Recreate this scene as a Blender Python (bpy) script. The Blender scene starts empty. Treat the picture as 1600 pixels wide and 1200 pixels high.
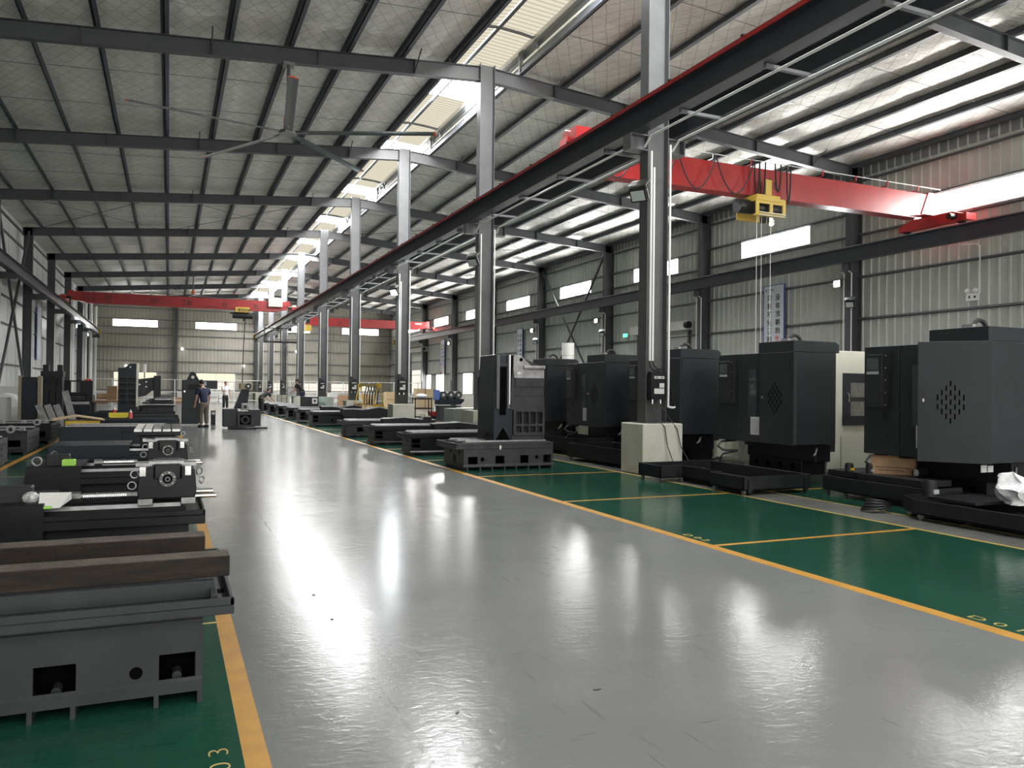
import bpy, bmesh, math, random
from mathutils import Matrix, Vector, noise as mnoise
random.seed(7)
scene = bpy.context.scene
COL = scene.collection
R = math.radians

# ------------------------------------------------------------------ camera, world, exposure
YAW, PITCH, ROLL, FPX, CAMH = 0.40985, 0.00757, 0.0111, 1233.64, 1.47
fw = Vector((math.sin(YAW)*math.cos(PITCH), math.cos(YAW)*math.cos(PITCH), math.sin(PITCH)))
rt = Vector((math.cos(YAW), -math.sin(YAW), 0)); up = rt.cross(fw)
r2 = rt*math.cos(ROLL)+up*math.sin(ROLL); u2 = -rt*math.sin(ROLL)+up*math.cos(ROLL)
cam = bpy.data.objects.new('camera', bpy.data.cameras.new('camera'))
COL.objects.link(cam)
cam.data.sensor_width = 36; cam.data.lens = FPX/1600*36
cam.data.clip_end = 300; cam.data.clip_start = 0.05
M = Matrix((r2, u2, -fw)).transposed().to_4x4(); M.translation = Vector((0, 0, CAMH))
cam.matrix_world = M
scene.camera = cam
w = bpy.data.worlds.new('overcast_sky'); scene.world = w; w.use_nodes = True
bg = w.node_tree.nodes['Background']; bg.inputs[0].default_value = (1, .985, .95, 1); bg.inputs[1].default_value = 1.25
vs = scene.view_settings
vs.view_transform = 'Standard'; vs.look = 'None'; vs.gamma = 1; vs.exposure = 1.66; vs.use_curve_mapping = False
WIN_L, SKY_L, GAP_L = 18.0, 0.26, 46.0          # radiance of the daylit panes, the cream roof panels, the clear roof panes
scene.cycles.max_bounces = 8; scene.cycles.diffuse_bounces = 5; scene.cycles.glossy_bounces = 4
scene.cycles.use_denoising = True
scene.cycles.sample_clamp_indirect = 8

# ------------------------------------------------------------------ materials
def mat(name, rgb, rough=.5, metal=0., var=.0, scale=6., bump=0., bscale=40., emis=0., rvar=0., rgb2=None, stretch=None, coat=0.):
    m = bpy.data.materials.new(name); m.use_nodes = True
    nt = m.node_tree; b = nt.nodes['Principled BSDF']
    b.inputs['Base Color'].default_value = (*rgb, 1); b.inputs['Roughness'].default_value = rough; b.inputs['Metallic'].default_value = metal
    if coat: b.inputs['Coat Weight'].default_value = coat; b.inputs['Coat Roughness'].default_value = .1
    if emis:
        b.inputs['Emission Color'].default_value = (*rgb, 1); b.inputs['Emission Strength'].default_value = emis
    if var or bump or rvar:
        tc = nt.nodes.new('ShaderNodeNewGeometry')
        vec = tc.outputs['Position']
        if stretch:
            mp = nt.nodes.new('ShaderNodeMapping'); mp.inputs['Scale'].default_value = stretch
            nt.links.new(vec, mp.inputs['Vector']); vec = mp.outputs['Vector']
        n = nt.nodes.new('ShaderNodeTexNoise'); n.inputs['Scale'].default_value = scale; n.inputs['Detail'].default_value = 6
        n.inputs['Roughness'].default_value = .62
        nt.links.new(vec, n.inputs['Vector'])
        if var:
            cr = nt.nodes.new('ShaderNodeValToRGB')
            c2 = rgb2 or tuple(max(0, c*(1-var)) for c in rgb)
            c1 = rgb if rgb2 else tuple(min(1, c*(1+var)) for c in rgb)
            cr.color_ramp.elements[0].position = .32; cr.color_ramp.elements[1].position = .68
            cr.color_ramp.elements[0].color = (*c2, 1); cr.color_ramp.elements[1].color = (*c1, 1)
            nt.links.new(n.outputs['Fac'], cr.inputs['Fac']); nt.links.new(cr.outputs['Color'], b.inputs['Base Color'])
        if rvar:
            mr = nt.nodes.new('ShaderNodeMapRange'); mr.inputs['To Min'].default_value = max(.02, rough-rvar); mr.inputs['To Max'].default_value = min(1, rough+rvar)
            nt.links.new(n.outputs['Fac'], mr.inputs['Value']); nt.links.new(mr.outputs['Result'], b.inputs['Roughness'])
        if bump:
            n2 = nt.nodes.new('ShaderNodeTexNoise'); n2.inputs['Scale'].default_value = bscale; n2.inputs['Detail'].default_value = 3
            nt.links.new(vec, n2.inputs['Vector'])
            bp = nt.nodes.new('ShaderNodeBump'); bp.inputs['Strength'].default_value = bump; bp.inputs['Distance'].default_value = .02
            nt.links.new(n2.outputs['Fac'], bp.inputs['Height']); nt.links.new(bp.outputs['Normal'], b.inputs['Normal'])
    return m

def emat(name, rgb, s):
    m = bpy.data.materials.new(name); m.use_nodes = True; nt = m.node_tree
    nt.nodes.remove(nt.nodes['Principled BSDF'])
    e = nt.nodes.new('ShaderNodeEmission'); e.inputs[0].default_value = (*rgb, 1); e.inputs[1].default_value = s
    nt.links.new(e.outputs[0], nt.nodes['Material Output'].inputs[0]); return m

CASTN = mat('cast_iron_paint_slate', (.028, .031, .034), .5, 0, .2, 4, .03, 120, rvar=.1)
CAST = mat('cast_iron_paint_charcoal', (.0055, .0062, .0075), .42, 0, .25, 5, .03, 120, rvar=.1)
CASTB = mat('cast_iron_paint_blue_black', (.007, .012, .019), .4, 0, .2, 4, .03, 120, rvar=.1)
CASTG = mat('cast_iron_paint_grey', (.030, .031, .033), .5, 0, .35, 4, .05, 90, rvar=.12)
CASTW = mat('worn_grey_primer', (.28, .27, .27), .55, 0, .35, 8, .1, 90)
HOLE_SHADE = mat('hollow_shade_black', (.002, .002, .002), 1)  # flat black standing in for the shade inside holes, slots and recesses
HOLE_SHADE.node_tree.nodes['Principled BSDF'].inputs['Specular IOR Level'].default_value = .05
STEELW = mat('oiled_guide_steel', (.16, .16, .16), .38, .9, .2, 14)
BLACK = mat('matt_black', (.008, .008, .009), .6)
MACH = mat('machine_sheet_charcoal', (.021, .024, .028), .42, 0, .12, 2, .03, 300, rvar=.06)
MACHS = mat('machine_sheet_seam', (.004, .004, .005), .7)
CREAM = mat('machine_cream_paint', (.62, .61, .53), .4, 0, .04, 2)
TRAY = mat('tray_black_paint', (.012, .013, .015), .45, 0, .2, 6, .1, 80, rvar=.08)
STEEL = mat('ground_steel', (.55, .55, .54), .28, 1, .12, 14)
STEELD = mat('dull_steel', (.30, .30, .30), .4, 1, .2, 14)
CHROME = mat('bright_zinc', (.75, .75, .73), .2, 1)
RUST = mat('rusty_steel_bar', (.032, .022, .016), .7, .1, .5, 5, .4, 60, rgb2=(.012, .009, .008), stretch=(1, 6, 6))
RUSTT = mat('rusty_bar_top', (.075, .062, .05), .75, .0, .4, 8, .5, 60)
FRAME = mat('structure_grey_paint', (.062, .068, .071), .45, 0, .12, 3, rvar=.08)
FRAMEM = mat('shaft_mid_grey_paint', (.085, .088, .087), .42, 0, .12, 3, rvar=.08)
FRAMEL = mat('structure_light_and_skylit_grey', (.16, .165, .17), .4, 0, .1, 3, rvar=.08)
GIRD = mat('girder_slate_paint', (.040, .044, .054), .4, 0, .1, 3)
RED = mat('crane_red_paint', (.36, .02, .02), .38, 0, .1, 2)
YEL = mat('yellow_paint', (.62, .40, .02), .4, 0, .1, 5)
YELD = mat('hoist_yellow', (.60, .42, .06), .4)
WHITEP = mat('white_pvc', (.75, .76, .74), .35)
WALLR = mat('corrugated_sheet_grey_green', (.42, .445, .405), .42, .0, .1, .6, rvar=.05)
WALLB = mat('corrugated_sheet_beige', (.42, .40, .34), .45, 0, .1, .6)
WALLL = mat('flat_sheet_pale_grey', (.56, .58, .57), .35, 0, .06, .5, rvar=.08)
WALLM = mat('masonry_off_white', (.60, .59, .54), .7, 0, .08, 1.5)
GIRT = mat('girt_galvanised', (.17, .18, .18), .4, .2, .1, 4)
PURL = mat('purlin_slate', (.082, .092, .10), .45, .1, .12, 4)
PLINTH = mat('plinth_white_paint', (.62, .61, .56), .6, 0, .1, 1.6, .1, 30, rgb2=(.49, .49, .39))
EBOX = mat('electrical_box_black', (.010, .010, .011), .35)
LABEL = mat('paper_label', (.6, .6, .58), .6)
LABELG = mat('label_grey_print', (.35, .37, .38), .6)
CARD = mat('cardboard', (.33, .20, .11), .7, 0, .12, 5)
CARDD = mat('cardboard_print', (.14, .08, .05), .7)
WOODM = mat('plywood', (.55, .42, .25), .6, 0, .15, 4, stretch=(1, 8, 8))
GREENB = mat('lime_plastic', (.32, .62, .08), .4)
GREYC = mat('cabinet_pale_grey_green', (.42, .47, .43), .4)
RUBBER = mat('black_rubber', (.012, .012, .012), .5)
BAG = mat('white_plastic_bag', (.72, .73, .74), .3, 0, .1, 12, .6, 14)
CLEAR = mat('clear_plastic_bag', (.38, .38, .38), .15, 0, .5, 30, .6, 30)
SKIN = mat('skin', (.45, .26, .18), .5); HAIR = mat('black_hair', (.008, .007, .006), .5)
NAVY = mat('navy_cotton', (.012, .018, .045), .8, 0, .2, 8); KHAKI = mat('khaki_cotton', (.11, .098, .078), .8, 0, .2, 8)
WHITEC = mat('white_cotton', (.70, .70, .70), .8); BLACKC = mat('black_cotton', (.012, .012, .014), .8)
SHOE = mat('shoe_dark', (.02, .02, .02), .5); SHOEW = mat('shoe_white', (.6, .6, .6), .5)
SIGNW = mat('sign_white', (.60, .63, .68), .4); SIGNB = mat('sign_blue', (.05, .10, .30), .4); INK = mat('ink_black', (.02, .02, .02), .6); INKR = mat('ink_red', (.65, .03, .03), .5)
ORANGE = mat('fan_orange', (.75, .13, .03), .4); FLANGE = mat('bearing_flange_grey', (.10, .10, .10), .4, .5)
FANG = mat('fan_aluminium', (.14, .15, .155), .35, .6)
TILE = mat('guide_tan', (.25, .21, .14), .5, .3, .2, 20)
TEALG = mat('tarpaulin_green', (.06, .10, .07), .7, 0, .3, 5)
REDP = mat('red_plastic', (.6, .03, .03), .4)
GLASSD = mat('cabinet_window_glass', (.05, .06, .065), .08)
PANE = emat('daylit_window_pane', (1, .985, .96), WIN_L)
PANEB = emat('daylit_back_pane', (1, .98, .93), 5.0)
PANEW = emat('daylit_yellow_pane', (1, .90, .66), .36)
PANEL_ = emat('daylit_frosted_pane', (1, .92, .80), .33)
LAMP = emat('floodlight_lit', (.9, .97, 1), 150)
LAMPOFF = mat('floodlight_glass', (.45, .50, .48), .15)
GREENL = emat('exit_green', (.05, .9, .35), 2.0)
SKYP = emat('ridge_panel_cream', (1, .93, .74), SKY_L)
SKYR = emat('ridge_rib_shade', (1, .90, .68), SKY_L*.74)  # panel glow dimmed to paint shading along the ribs
SKYG = emat('ridge_pane_clear', (1, 1, 1), GAP_L)

# ceiling insulation with a diamond wire net
for m_ in (CAST, CASTB, CASTG, CASTN, MACH, TRAY, RUST, RUSTT):
    m_.node_tree.nodes['Principled BSDF'].inputs['Specular IOR Level'].default_value = .3
def insulation():
    m = mat('foil_faced_insulation', (.80, .78, .73), .45, .15, .12, 1.2, rvar=.08)
    nt = m.node_tree; b = nt.nodes['Principled BSDF']
    g = nt.nodes.new('ShaderNodeNewGeometry'); s = nt.nodes.new('ShaderNodeSeparateXYZ'); nt.links.new(g.outputs['Position'], s.inputs[0])
    nz = nt.nodes.new('ShaderNodeTexNoise'); nz.inputs['Scale'].default_value = 1.3; nt.links.new(g.outputs['Position'], nz.inputs['Vector'])
    def mth(op, a, b_=None, c=None):
        n = nt.nodes.new('ShaderNodeMath'); n.operation = op
        for i, v in enumerate((a, b_, c)):
            if v is None: continue
            if isinstance(v, (int, float)): n.inputs[i].default_value = v
            else: nt.links.new(v, n.inputs[i])
        return n.outputs[0]
    x = mth('MULTIPLY_ADD', nz.outputs['Fac'], .12, s.outputs['X'])
    outs = []
    for sg in (1, -1):
        u = mth('MULTIPLY_ADD', s.outputs['Y'], .8*sg, mth('MULTIPLY', x, 1.35))
        fr = mth('FRACT', mth('MULTIPLY', u, 1/.52))
        d = mth('ABSOLUTE', mth('SUBTRACT', fr, .5))
        outs.append(mth('LESS_THAN', d, .03))
    ln = mth('MAXIMUM', outs[0], outs[1])
    col = b.inputs['Base Color'].links[0].from_socket
    mx = nt.nodes.new('ShaderNodeMix'); mx.data_type = 'RGBA'; mx.inputs[7].default_value = (.42, .41, .37, 1)
    nt.links.new(mth('MULTIPLY', ln, .75), mx.inputs[0]); nt.links.new(col, mx.inputs[6]); nt.links.new(mx.outputs[2], b.inputs['Base Color'])
    n2 = nt.nodes.new('ShaderNodeTexNoise'); n2.inputs['Scale'].default_value = 3.2; n2.inputs['Detail'].default_value = 4; n2.inputs['Distortion'].default_value = 1.2
    mp = nt.nodes.new('ShaderNodeMapping'); mp.inputs['Scale'].default_value = (.6, 1.6, 1); nt.links.new(g.outputs['Position'], mp.inputs['Vector']); nt.links.new(mp.outputs[0], n2.inputs['Vector'])
    bp = nt.nodes.new('ShaderNodeBump'); bp.inputs['Strength'].default_value = .9; bp.inputs['Distance'].default_value = .06
    nt.links.new(n2.outputs['Fac'], bp.inputs['Height']); nt.links.new(bp.outputs['Normal'], b.inputs['Normal'])
    return m
INSUL = insulation()

def floor_mat(name, rgb, rgb2, rough, crack=False):
    m = mat(name, rgb, rough, 0, .1, .9, rvar=.05, rgb2=rgb2)
    nt = m.node_tree; b = nt.nodes['Principled BSDF']
    b.inputs['IOR'].default_value = 1.23
    g = nt.nodes.new('ShaderNodeNewGeometry')
    bn = nt.nodes.new('ShaderNodeTexNoise'); bn.inputs['Scale'].default_value = 9; bn.inputs['Detail'].default_value = 5; bn.inputs['Distortion'].default_value = 1.5
    mp = nt.nodes.new('ShaderNodeMapping'); mp.inputs['Rotation'].default_value = (0, 0, .5); mp.inputs['Scale'].default_value = (1, 1.8, 1)
    nt.links.new(g.outputs['Position'], mp.inputs['Vector']); nt.links.new(mp.outputs[0], bn.inputs['Vector'])
    bp = nt.nodes.new('ShaderNodeBump'); bp.inputs['Strength'].default_value = .13; bp.inputs['Distance'].default_value = .012
    nt.links.new(bn.outputs['Fac'], bp.inputs['Height']); nt.links.new(bp.outputs['Normal'], b.inputs['Normal'])
    # scuffs: thin stretched dark strokes and specks
    col = b.inputs['Base Color'].links[0].from_socket
    def layer(col, scale, stretch, rot, lo, hi, dark, amt):
        n = nt.nodes.new('ShaderNodeTexNoise'); n.inputs['Scale'].default_value = scale; n.inputs['Detail'].default_value = 5
        mp = nt.nodes.new('ShaderNodeMapping'); mp.inputs['Scale'].default_value = stretch; mp.inputs['Rotation'].default_value = (0, 0, rot)
        nt.links.new(g.outputs['Position'], mp.inputs['Vector']); nt.links.new(mp.outputs[0], n.inputs['Vector'])
        mr = nt.nodes.new('ShaderNodeMapRange'); mr.inputs['From Min'].default_value = lo; mr.inputs['From Max'].default_value = hi; mr.inputs['To Max'].default_value = amt
        nt.links.new(n.outputs['Fac'], mr.inputs['Value'])
        mx = nt.nodes.new('ShaderNodeMix'); mx.data_type = 'RGBA'; mx.inputs[7].default_value = (*dark, 1)
        nt.links.new(mr.outputs[0], mx.inputs[0]); nt.links.new(col, mx.inputs[6]); return mx.outputs[2]
    col = layer(col, 3, (1, 14, 1), .9, .66, .70, tuple(c*.45 for c in rgb), .5)
    col = layer(col, 2.4, (13, 1, 1), .35, .67, .70, tuple(c*.5 for c in rgb), .45)
    col = layer(col, 14, (1, 1, 1), 0, .76, .79, tuple(c*.15 for c in rgb), .8)
    if crack:
        s = nt.nodes.new('ShaderNodeSeparateXYZ'); nt.links.new(g.outputs['Position'], s.inputs[0])
        def mth(op, a, b_=None, c=None):
            n = nt.nodes.new('ShaderNodeMath'); n.operation = op
            for i, v in enumerate((a, b_, c)):
                if v is None: continue
                if isinstance(v, (int, float)): n.inputs[i].default_value = v
                else: nt.links.new(v, n.inputs[i])
            return n.outputs[0]
        nz = nt.nodes.new('ShaderNodeTexNoise'); nz.inputs['Scale'].default_value = 3; nz.inputs['Detail'].default_value = 8; nt.links.new(g.outputs['Position'], nz.inputs['Vector'])
        xx = mth('MULTIPLY_ADD', nz.outputs['Fac'], .05, s.outputs['X'])
        d = mth('ABSOLUTE', mth('SUBTRACT', xx, 1.0))
        nz2 = nt.nodes.new('ShaderNodeTexNoise'); nz2.inputs['Scale'].default_value = 6; nt.links.new(g.outputs['Position'], nz2.inputs['Vector'])
        wd = mth('MULTIPLY', mth('SUBTRACT', nz2.outputs['Fac'], .33), .035)
        ln = mth('LESS_THAN', d, wd)
        mx = nt.nodes.new('ShaderNodeMix'); mx.data_type = 'RGBA'; mx.inputs[7].default_value = (.10, .10, .09, 1)
        nt.links.new(mth('MULTIPLY', ln, .8), mx.inputs[0]); nt.links.new(col, mx.inputs[6]); col = mx.outputs[2]
    nt.links.new(col, b.inputs['Base Color'])
    return m
FLOORG = floor_mat('epoxy_grey', (.160, .167, .160), (.138, .145, .139), .19, True)
FLOORN = floor_mat('epoxy_green', (.0115, .058, .037), (.009, .046, .030), .15)
FLOORL = floor_mat('epoxy_grey_strip', (.17, .17, .16), (.12, .12, .11), .25)
LINE = mat('line_paint_yellow', (.42, .21, .012), .45, 0, .2, 6, rgb2=(.32, .15, .01))
LINEP = mat('line_paint_pale_yellow', (.42, .30, .08), .35, 0, .2, 6)

# ------------------------------------------------------------------ mesh helpers
class MB:
    def __init__(s): s.v = []; s.f = []; s.T = None
    def add(s, vs_, fs):
        o = len(s.v)
        if s.T is not None: vs_ = [tuple(s.T @ Vector(p)) for p in vs_]
        s.v += [tuple(p) for p in vs_]; s.f += [tuple(i+o for i in f) for f in fs]; return s
    def box(s, x0, x1, y0, y1, z0, z1):
        if x0 > x1: x0, x1 = x1, x0
        if y0 > y1: y0, y1 = y1, y0
        return s.add([(x0,y0,z0),(x1,y0,z0),(x1,y1,z0),(x0,y1,z0),(x0,y0,z1),(x1,y0,z1),(x1,y1,z1),(x0,y1,z1)],
                     [(0,3,2,1),(4,5,6,7),(0,1,5,4),(1,2,6,5),(2,3,7,6),(3,0,4,7)])
    def prism(s, pts, ax, a, b):
        """2-D outline swept along axis ax ('x': pts are (y,z); 'y': (x,z); 'z': (x,y))"""
        def P(p, t): return {'x': (t, p[0], p[1]), 'y': (p[0], t, p[1]), 'z': (p[0], p[1], t)}[ax]
        n = len(pts)
        return s.add([P(p, a) for p in pts]+[P(p, b) for p in pts],
                     [tuple(range(n))[::-1], tuple(range(n, 2*n))]+[(i, (i+1) % n, n+(i+1) % n, n+i) for i in range(n)])
    def cyl(s, p0, p1, r, n=12, r1=None):
        p0 = Vector(p0); p1 = Vector(p1); d = (p1-p0).normalized(); r1 = r if r1 is None else r1
        a = d.orthogonal().normalized(); b = d.cross(a)
        vs_ = [p0+(a*math.cos(t)+b*math.sin(t))*r for t in [2*math.pi*i/n for i in range(n)]]
        vs_ += [p1+(a*math.cos(t)+b*math.sin(t))*r1 for t in [2*math.pi*i/n for i in range(n)]]
        return s.add(vs_, [tuple(range(n))[::-1], tuple(range(n, 2*n))]+[(i, (i+1) % n, n+(i+1) % n, n+i) for i in range(n)])
    def tube(s, path, r, n=6):
        path = [Vector(p) for p in path]; rings = []
        ref = None
        for i, p in enumerate(path):
            d = (path[min(i+1, len(path)-1)]-path[max(i-1, 0)]).normalized()
            if ref is None: ref = d.orthogonal().normalized()
            a = (ref-d*ref.dot(d))
            if a.length < 1e-5: a = d.orthogonal()
            a.normalize(); ref = a; b = d.cross(a)
            rings.append([p+(a*math.cos(t)+b*math.sin(t))*r for t in [2*math.pi*k/n for k in range(n)]])
        vs_ = [q for g in rings for q in g]; fs = []
        for i in range(len(path)-1):
            for k in range(n): fs.append((i*n+k, i*n+(k+1) % n, (i+1)*n+(k+1) % n, (i+1)*n+k))
        fs += [tuple(range(n))[::-1], tuple(range((len(path)-1)*n, len(path)*n))]
        return s.add(vs_, fs)
    def ring(s, c, axis, R0, r, n=16, m=6):
        c = Vector(c); d = Vector(axis).normalized(); a = d.orthogonal().normalized(); b = d.cross(a)
        vs_ = []; fs = []
        for i in range(n):
            t = 2*math.pi*i/n; e = a*math.cos(t)+b*math.sin(t)
            for k in range(m):
                q = 2*math.pi*k/m; vs_.append(c+e*(R0+r*math.cos(q))+d*r*math.sin(q))
        for i in range(n):
            for k in range(m): fs.append((i*m+k, ((i+1) % n)*m+k, ((i+1) % n)*m+(k+1) % m, i*m+(k+1) % m))
        return s.add(vs_, fs)
    def ball(s, c, r, n=8, sz=(1, 1, 1)):
        c = Vector(c); vs_ = []; fs = []
        for i in range(1, n):
            t = math.pi*i/n
            for k in range(2*n):
                q = math.pi*k/n; vs_.append((c.x+r*sz[0]*math.sin(t)*math.cos(q), c.y+r*sz[1]*math.sin(t)*math.sin(q), c.z+r*sz[2]*math.cos(t)))
        N = 2*n; top = len(vs_); vs_ += [(c.x, c.y, c.z+r*sz[2]), (c.x, c.y, c.z-r*sz[2])]
        for i in range(n-2):
            for k in range(N): fs.append((i*N+k, i*N+(k+1) % N, (i+1)*N+(k+1) % N, (i+1)*N+k)[::-1])
        for k in range(N): fs.append((top, k, (k+1) % N)); fs.append((top+1, (n-2)*N+(k+1) % N, (n-2)*N+k))
        return s.add(vs_, fs)
    def holed(s, u0, u1, v0, v1, holes, put):
        """plate u0..u1 x v0..v1 with rectangular openings; put(ua,ub,va,vb) adds one solid cell"""
        us = sorted({u0, u1, *[h[0] for h in holes], *[h[1] for h in holes]}); vv = sorted({v0, v1, *[h[2] for h in holes], *[h[3] for h in holes]})
        us = [u for u in us if u0 <= u <= u1]; vv = [v for v in vv if v0 <= v <= v1]
        for a, b in zip(us, us[1:]):
            run = None
            for c, d in zip(vv, vv[1:]):
                mu, mv = (a+b)/2, (c+d)/2
                if any(h[0] < mu < h[1] and h[2] < mv < h[3] for h in holes):
                    if run: put(a, b, *run); run = None
                else: run = (run[0], d) if run else (c, d)
            if run: put(a, b, *run)
        return s
    def build(s, name, material, parent=None, smooth=False, bevel=0., **props):
        me = bpy.data.meshes.new(name); me.from_pydata(s.v, [], s.f); me.update()
        bm = bmesh.new(); bm.from_mesh(me); bmesh.ops.recalc_face_normals(bm, faces=bm.faces); bm.to_mesh(me); bm.free()
        if smooth:
            me.polygons.foreach_set('use_smooth', [True]*len(me.polygons))
            try: me.set_sharp_from_angle(angle=R(40))
            except Exception: pass
        if material: me.materials.append(material)
        o = bpy.data.objects.new(name, me); COL.objects.link(o)
        if parent: o.parent = parent
        if bevel:
            bv = o.modifiers.new('bevel', 'BEVEL'); bv.width = bevel; bv.segments = 1; bv.limit_method = 'ANGLE'; bv.angle_limit = R(50)
        for k, v in props.items(): o[k] = v
        return o

def empty(name, loc=(0, 0, 0), rz=0., label=None, cat=None, group=None, kind=None):
    o = bpy.data.objects.new(name, None); COL.objects.link(o); o.location = loc; o.rotation_euler = (0, 0, rz); o.empty_display_size = .1
    return tag(o, label, cat, group, kind)
def tag(o, label=None, cat=None, group=None, kind=None):
    if label: o['label'] = label
    if cat: o['category'] = cat
    if group: o['group'] = group
    if kind: o['kind'] = kind
    return o
def copy_tree(o, parent=None):
    c = o.copy(); COL.objects.link(c)
    if parent: c.parent = parent
    for ch in list(o.children): copy_tree(ch, c)
    return c
def B(*b): return MB().box(*b)

def text(name, body, size, loc, rot, material, parent=None, ext=.002, align='LEFT', sx=1., spacing=1., bold=0.):
    cu = bpy.data.curves.new(name, 'FONT'); cu.body = body; cu.size = size; cu.extrude = ext; cu.align_x = align; cu.space_line = spacing; cu.offset = bold
    t = bpy.data.objects.new(name+'_tmp', cu); COL.objects.link(t)
    bpy.context.view_layer.update()
    me = bpy.data.meshes.new_from_object(t.evaluated_get(bpy.context.evaluated_depsgraph_get()))
    bpy.data.objects.remove(t)
    me.materials.clear(); me.materials.append(material)
    o = bpy.data.objects.new(name, me); COL.objects.link(o); o.location = loc; o.rotation_euler = rot; o.scale = (sx, 1, 1)
    if parent: o.parent = parent
    return o
FACE_NX = (R(90), 0, R(-90))      # lettering on a face that looks towards -X
FACE_NY = (R(90), 0, 0)

# ------------------------------------------------------------------ hall dimensions
BAY = 8.44
GY = [12.16+BAY*i for i in range(-2, 9)]         # portal frame lines
YB, YF = 84.6, -5.2
XL, XR, XC = -6.96, 22.26, 8.06
PS = 1.445                                       # purlin spacing
def zr(x): return 10.51-.0795*abs(x-XC)          # top of the rafters

# floor, painted zones and lines
fl = MB().box(.385, 4.7, YF, YB, -.1, 0).build('floor', FLOORG, kind='structure')
B(-2.75, .29, YF, 46, -.1, 0).build('green_zone', FLOORN, fl)
B(XL, -2.75, YF, 46, -.1, 0).build('green_zone', FLOORN, fl)
B(XL, .29, 46, YB, -.1, 0).build('grey_zone', FLOORG, fl)
B(4.82, 7.5, YF, 46, -.1, 0).build('green_zone', FLOORN, fl)
B(4.82, 7.5, 46, YB, -.1, 0).build('grey_zone', FLOORG, fl)
B(7.5, 8.25, YF, YB, -.1, 0).build('grey_strip', FLOORL, fl)
B(8.25, 13.5, YF, 46, -.1, 0).build('green_zone', FLOORN, fl)
B(8.25, 13.5, 46, YB, -.1, 0).build('grey_zone', FLOORG, fl)
B(13.5, XR, YF, YB, -.1, 0).build('grey_zone', FLOORG, fl)
B(.29, .385, YF, 46, -.1, .001).build('yellow_line', LINE, fl)
B(.29, .385, 46, YB, -.1, 0).build('grey_zone', FLOORG, fl)
B(4.7, 4.82, YF, YB, -.1, .001).build('yellow_line', LINE, fl)
B(-2.71, -2.60, YF, 60, 0, .0015).build('yellow_line', LINE, fl)
B(7.49, 7.55, YF, 46, 0, .0015).build('yellow_line', LINEP, fl)
B(8.2, 8.25, YF, 46, 0, .0015).build('yellow_line', LINEP, fl)
for k in range(-1, 11):
    y = 3.03+3.14*k
    B(4.82, 7.49, y-.03, y+.03, 0, .0015).build('yellow_line', LINE, fl)
    B(-2.6, .29, y-.93, y-.90, 0, .0012).build('yellow_line', LINEP, fl)
    B(-5.6, -2.71, y-.93, y-.90, 0, .0012).build('yellow_line', LINEP, fl)
    B(8.25, 13.0, y-.03, y+.03, 0, .0015).build('yellow_line', LINE, fl)
text('floor_lettering', 'D 0 1', .115, (4.87, 3.62, .001), (0, 0, R(-90)), LINEP, fl, .0006, sx=1.5, bold=-.0015)
text('floor_lettering', 'D 0 2', .115, (4.87, 6.78, .001), (0, 0, R(-90)), LINEP, fl, .0006, sx=1.5)
text('floor_lettering', 'D 0 3', .115, (.24, 3.03, .001), (0, 0, R(90)), LINEP, fl, .0006, sx=1.5, bold=-.0022)

# ceiling: sagging insulation on both slopes
PX = [XC-1.05-PS*k for k in range(10)]            # purlin lines, left slope
PXR = [XC+1.05+PS*k for k in range(10)]
def slope(x0, x1, nm, parent=None):
    nx = int(abs(x1-x0)/.17); ny = 170; v = []; f = []
    for j in range(ny+1):
        y = YF+(YB-YF)*j/ny
        for i in range(nx+1):
            x = x0+(x1-x0)*i/nx
            ph = ((abs(x-XC)-1.05)/PS) % 1
            sag = .05*math.sin(math.pi*ph)+.045*mnoise.noise(Vector((x*.9, y*1.3, 3)))*math.sin(math.pi*ph)
            v.append((x, y, zr(x)+.215-sag))
    for j in range(ny):
        for i in range(nx): a = j*(nx+1)+i; f.append((a, a+1, a+nx+2, a+nx+1))
    mb = MB(); mb.v = v; mb.f = f
    return mb.build(nm, INSUL, parent, smooth=True)
cl = slope(XL, XC-1.05, 'ceiling'); cl['kind'] = 'structure'
slope(XC+1.05, XR, 'insulation_quilt', cl)
mb = MB()
mb.prism([(XL-.2, zr(XL)+.30), (XC-1.05, zr(XC-1)+.30), (XC-1.05, zr(XC-1)+.34), (XL-.2, zr(XL)+.34)], 'y', YF, YB)
mb.prism([(XC+1.05, zr(XC+1)+.30), (XR+.2, zr(XR)+.30), (XR+.2, zr(XR)+.34), (XC+1.05, zr(XC+1)+.34)], 'y', YF, YB)
mb.build('roof_sheet', WALLR, cl)
for x in PX+PXR:
    if x < XL or x > XR: continue
    z = zr(x); sgn = 1 if x < XC else -1
    mb = MB().box(x-.012, x+.012, YF, YB, z, z+.20).box(x-.012, x+.11*sgn, YF, YB, z, z+.014).box(x-.012, x-.08*sgn, YF, YB, z+.186, z+.2)
    mb.build('purlin', PURL, cl)
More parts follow.
